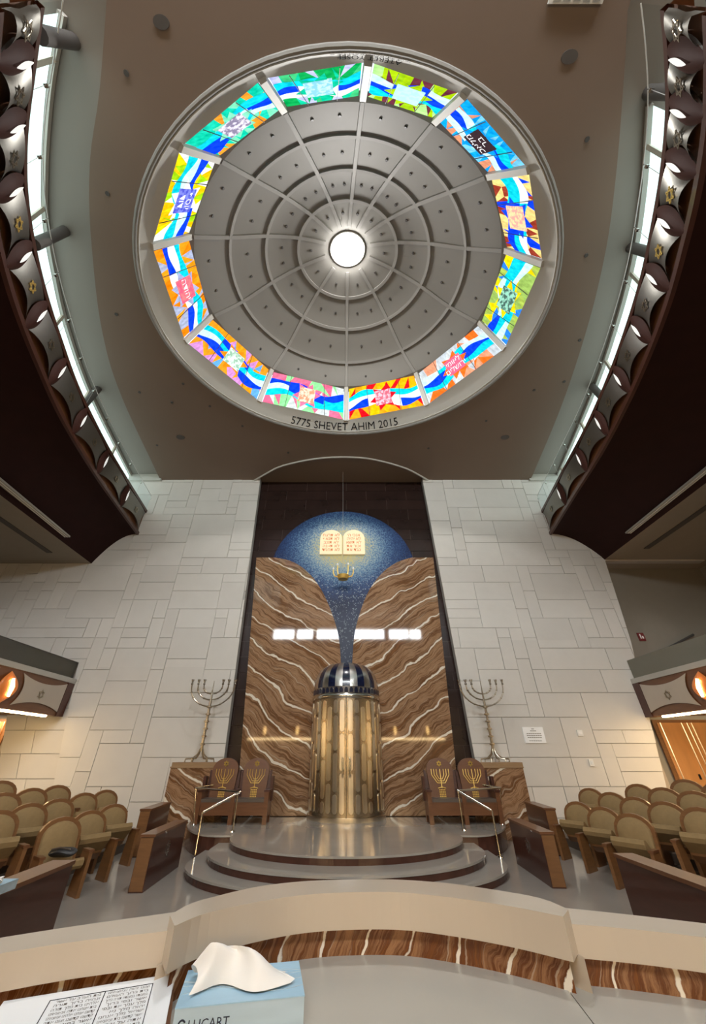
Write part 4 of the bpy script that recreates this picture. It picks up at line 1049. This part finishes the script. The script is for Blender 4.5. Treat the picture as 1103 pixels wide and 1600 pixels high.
# tissue box on the left desk
def tissue_box(c, sx, sy, sz, rz, lab, front=None):
    th = thing('tissue_box', c, lab, 'tissue box', rz=rz)
    MB().box((-sx / 2, -sy / 2, 0), (sx / 2, sy / 2, sz)).build('carton', M['boxs'], th, local=True)
    MB().box((-sx / 2 - .001, -sy / 2 - .001, sz), (sx / 2 + .001, sy / 2 + .001, sz + .0025)).build('top_print', M['box'], th, local=True)
    rnd = random.Random(4)
    # crumpled tissue: a folded fan of paper rising out of the slot
    def ft(u, v):
        x = (u - .5) * sx * .62; fold = .018 * math.sin(7.5 * u + 1.2) + .010 * math.sin(17 * u)
        hgt = sz * (.95 + .55 * math.sin(PI * min(1, u * 1.25 + .1)) ) * v
        y = fold * (.4 + 1.2 * v) + (.02 if v > .6 else 0) * math.sin(9 * u) - .05 * v * v
        droop = -.35 * sz * max(0, v - .72) / .28 * (1.2 if u > .7 or u < .2 else .15)
        return (x * (.55 + .75 * v) + .015 * math.sin(5 * v), y, sz + .003 + hgt + droop)
    t1 = MB().grid(ft, 28, 12).build('tissue', M['tissue'], th, True, local=True)
    def fb(u, v):
        x, y, z = ft(u, v); return (x * 1.12 + .01, y - .045 * v - .012, sz + .003 + (z - sz) * .72)
    MB().grid(fb, 28, 12).build('tissue', M['tissue'], th, True, local=True)
    return th
tissue_box((-3.42, 4.95, .95), .20, .34, .07, math.radians(0), 'far tissue box on the large left pew desk')

# ------------------------------------------------------------------ reading platform in the foreground
bim = thing('parapet', (0, 1.8, 0), 'curved cream stone parapet of the reading platform in the foreground', 'parapet')
ZP = 1.668
co_, _ = spline([(-.52, 1.55), (-.50, 1.64), (-.45, 1.71), (-.32, 1.83), (-.17, 1.895), (0.0, 1.92), (.19, 1.92), (.38, 1.87), (.55, 1.775), (.645, 1.70), (.68, 1.60)], 40)
ci_, _ = spline([(-.475, 1.47), (-.42, 1.565), (-.29, 1.665), (-.15, 1.735), (0, 1.765), (.18, 1.765), (.34, 1.715), (.50, 1.635), (.635, 1.54)], 40)
def ribbon(a, b, z0, z1):
    m = MB(); n = len(a); vs = []
    for p, q in zip(a, b): vs += [(p.x, p.y, z0), (p.x, p.y, z1), (q.x, q.y, z1), (q.x, q.y, z0)]
    fs = [(4 * k + j, 4 * k + (j + 1) % 4, 4 * k + 4 + (j + 1) % 4, 4 * k + 4 + j) for k in range(n - 1) for j in range(4)]
    m.add(vs, fs + [(0, 1, 2, 3), (4 * n - 1, 4 * n - 2, 4 * n - 3, 4 * n - 4)]); return m
sh = lambda pts, dy: [Vector((p.x, p.y + dy, 0)) for p in pts]
ribbon(co_, ci_, ZP - .088, ZP).build('coping', M['cream'], bim)
ribbon(sh(ci_, .09), sh(ci_, .03), 1.40, ZP - .088).build('onyx_band', M['onyxd'], bim)
ribbon(sh(co_, -.03), sh(ci_, .09), .0, ZP - .088).build('wall', M['cream'], bim)
for sgn, ou, inn, lab in ((-1, [(-1.75, 1.02), (-.96, 1.50), (-.55, 1.70)], [(-1.66, .90), (-.89, 1.40), (-.475, 1.56)], 'l'), (1, [(2.0, 1.2), (1.09, 1.60), (.66, 1.76)], [(1.9, 1.10), (1.0, 1.50), (.61, 1.615)], 'r')):
    a, _ = spline(ou, 16); b, _ = spline(inn, 16)
    ribbon(a, b, ZP - .03 - .068, ZP - .03).build('coping', M['cream'], bim)
    ribbon(sh(b, .08), sh(b, .02), 1.38, ZP - .098).build('onyx_band', M['onyxd'], bim)
    ribbon(sh(a, -.02), sh(b, .08), 0, ZP - .098).build('wall', M['cream'], bim)
ct = thing('counter', (.2, 1.5, 1.40), 'pale marble counter top behind the parapet in the foreground', 'counter')
MB().prism([(-1.7, .6), (.52, .6), (.617, 1.57), (.645, 1.80), (.4, 1.86), (0, 1.86), (-.4, 1.72), (-1.5, 1.2)], lambda p, q, d: (p, q, d), 1.48, 1.515).build('top_slab', M['counter'], ct)
MB().prism([(.524, .6), (1.7, .6), (1.8, 1.3), (1.05, 1.66), (.649, 1.80), (.621, 1.57)], lambda p, q, d: (p, q, d), 1.48, 1.5135).build('top_slab', M['counter'], ct)
MB().prism([(-1.2, .9), (-.42, .9), (-.41, 1.37), (-.47, 1.545), (-.84, 1.41), (-1.2, 1.2)], lambda p, q, d: (p, q, d + (.0 if d < 1.5 else (q - 1.36) * .145)), 1.48, 1.515).build('sloped_rest', M['woodm'], ct)
MB().box((-1.2, .9, 0), (1.3, 1.42, 1.48)).build('cabinet', M['cream'], ct)
# near tissue box
bx_ = thing('tissue_box', (-.272, 1.488, 1.515), 'pale blue tissue box with a white tissue beside the printed sheet', 'tissue box', rz=math.radians(10.7))
bx, by, bz = .306, .185, .045
MB().box((-bx / 2, -by / 2, 0), (bx / 2, by / 2, bz)).build('carton', M['boxs'], bx_, local=True)
tp = MB().box((-bx / 2 - .0008, -by / 2 - .0008, bz), (bx / 2 + .0008, by / 2 + .0008, bz + .002)).build('top_print', M['box'], bx_, local=True)
def wave(k):
    return [(-bx / 2 + bx * t / 12, -by * .2 + k * .022 + .02 * math.sin(t * .5 + k), bz + .0024) for t in range(13)]
for k in range(4): MB().tube(wave(k), .0009, 4).build('printed_wave', M['boxs'], tp, local=True)
v, f = text_mesh('LUCART', .022)
MB().add([(x * 1.15 - .072, -by / 2 - .0006, .012 + y) for x, y, _ in v], f).build('lettering', M['navy'], bx_, local=True)
m = MB()
for k in range(20):
    a0, a1 = .5 + 5.2 * k / 20, .5 + 5.2 * (k + 1) / 20
    m.add([(-.133 + r * math.cos(a), -by / 2 - .0006, .020 + r * math.sin(a)) for a in (a0, a1) for r in (.006, .0095)], [(0, 1, 3, 2)])
m.build('logo', M['navy'], bx_, local=True)
MB().box((-.11, -by / 2 - .0007, .006), (-.03, -by / 2 - .0005, .0075)).build('logo_underline', M['navy'], bx_, local=True)
# one crumpled sheet: outline sampled left to right, shaded by folds
def tis(u, v):
    x = -.13 + .215 * u + .012 * math.sin(6 * v)
    top = .072 * (math.sin(PI * min(1, .16 + u * .80)) ** .7) * (1 - .28 * u) * (1.0 + .10 * math.sin(9 * u))
    s = v * 2 - 1                                             # front fall (v<.5) and back fall (v>.5)
    h = top * (1 - abs(s) ** 2.2)
    drop = .0
    y = s * (.042 + .018 * math.sin(8 * u + 2)) + .014 * math.sin(15 * u + 4 * v) * (1 - abs(s)) + .012 * math.sin(5 * u)
    z = bz + .006 + h + .010 * math.sin(13 * u + 3 * s) * (1 - abs(s))
    if u > .78: x += (u - .78) * .16; z = bz + .008 + (z - bz - .008) * max(.25, 1 - (u - .78) * 3.0)
    if u < .15: z = bz + .010 + (z - bz - .010) * (.55 + u * 3)
    return (x, y, z)
MB().grid(tis, 40, 20).build('tissue', M['tissue'], bx_, True, local=True)
# printed sheet in a sleeve
sh_ = thing('printed_sheet', (-.66, 1.4, 1.52), 'white printed sheet with framed columns of Hebrew handwriting at the lower left', 'paper')
A, B_, C_ = Vector((-.845, 1.415, 1.556)), Vector((-.476, 1.553, 1.556)), Vector((-.42, 1.36, 1.528))
eu = (B_ - A); ev = (C_ - B_)
SP = lambda u, v, d=0.: tuple(A + eu * u + ev * v + Vector((0, 0, d)))
MB().prism([(0, 0), (1, 0), (1, 1.2), (0, 1.2)], lambda u, v, d: SP(u, v, d), -.012, 0).build('sheet', M['paper'], sh_)
def fr(u0, v0, u1, v1, wd=.006):
    m = MB()
    for a, b, c, d in ((u0, v0, u1, v0 + wd), (u0, v1 - wd, u1, v1), (u0, v0, u0 + wd * .8, v1), (u1 - wd * .8, v0, u1, v1)):
        m.prism([(a, b), (c, b), (c, d), (a, d)], lambda p, q, e: SP(p, q, e), 0, .0008)
    return m
fr(.27, .13, .87, 1.1).build('frame_line', M['ink'], sh_); fr(.58, .13, .585, 1.1, .004).build('frame_line', M['ink'], sh_)
words = 'ברוך אתה מלך העולם אשר קדשנו במצותיו וצונו על דברי תורה הערב נא יהוה אלהינו את בפינו ובפי עמך בית ישראל ונהיה אנחנו וצאצאינו'.split()
rnd = random.Random(9)
for col, (ua, ub) in enumerate(((.31, .565), (.605, .85))):
    for k in range(13):
        s = ' '.join(rnd.choice(words) for _ in range(rnd.choice((3, 4, 4))))
        v_, f_ = text_mesh(heb(s), .0125); xs_ = [p[0] for p in v_]; mx, mn = max(xs_), min(xs_)
        sc_ = min(1.25, (ub - ua) / ((mx - mn) / eu.length))
        MB().add([SP(ub - (mx - x) * sc_ / eu.length, .20 + k * .066 - y / ev.length, .001) for x, y, _ in v_], f_).build('text_line', M['speaker'], sh_)
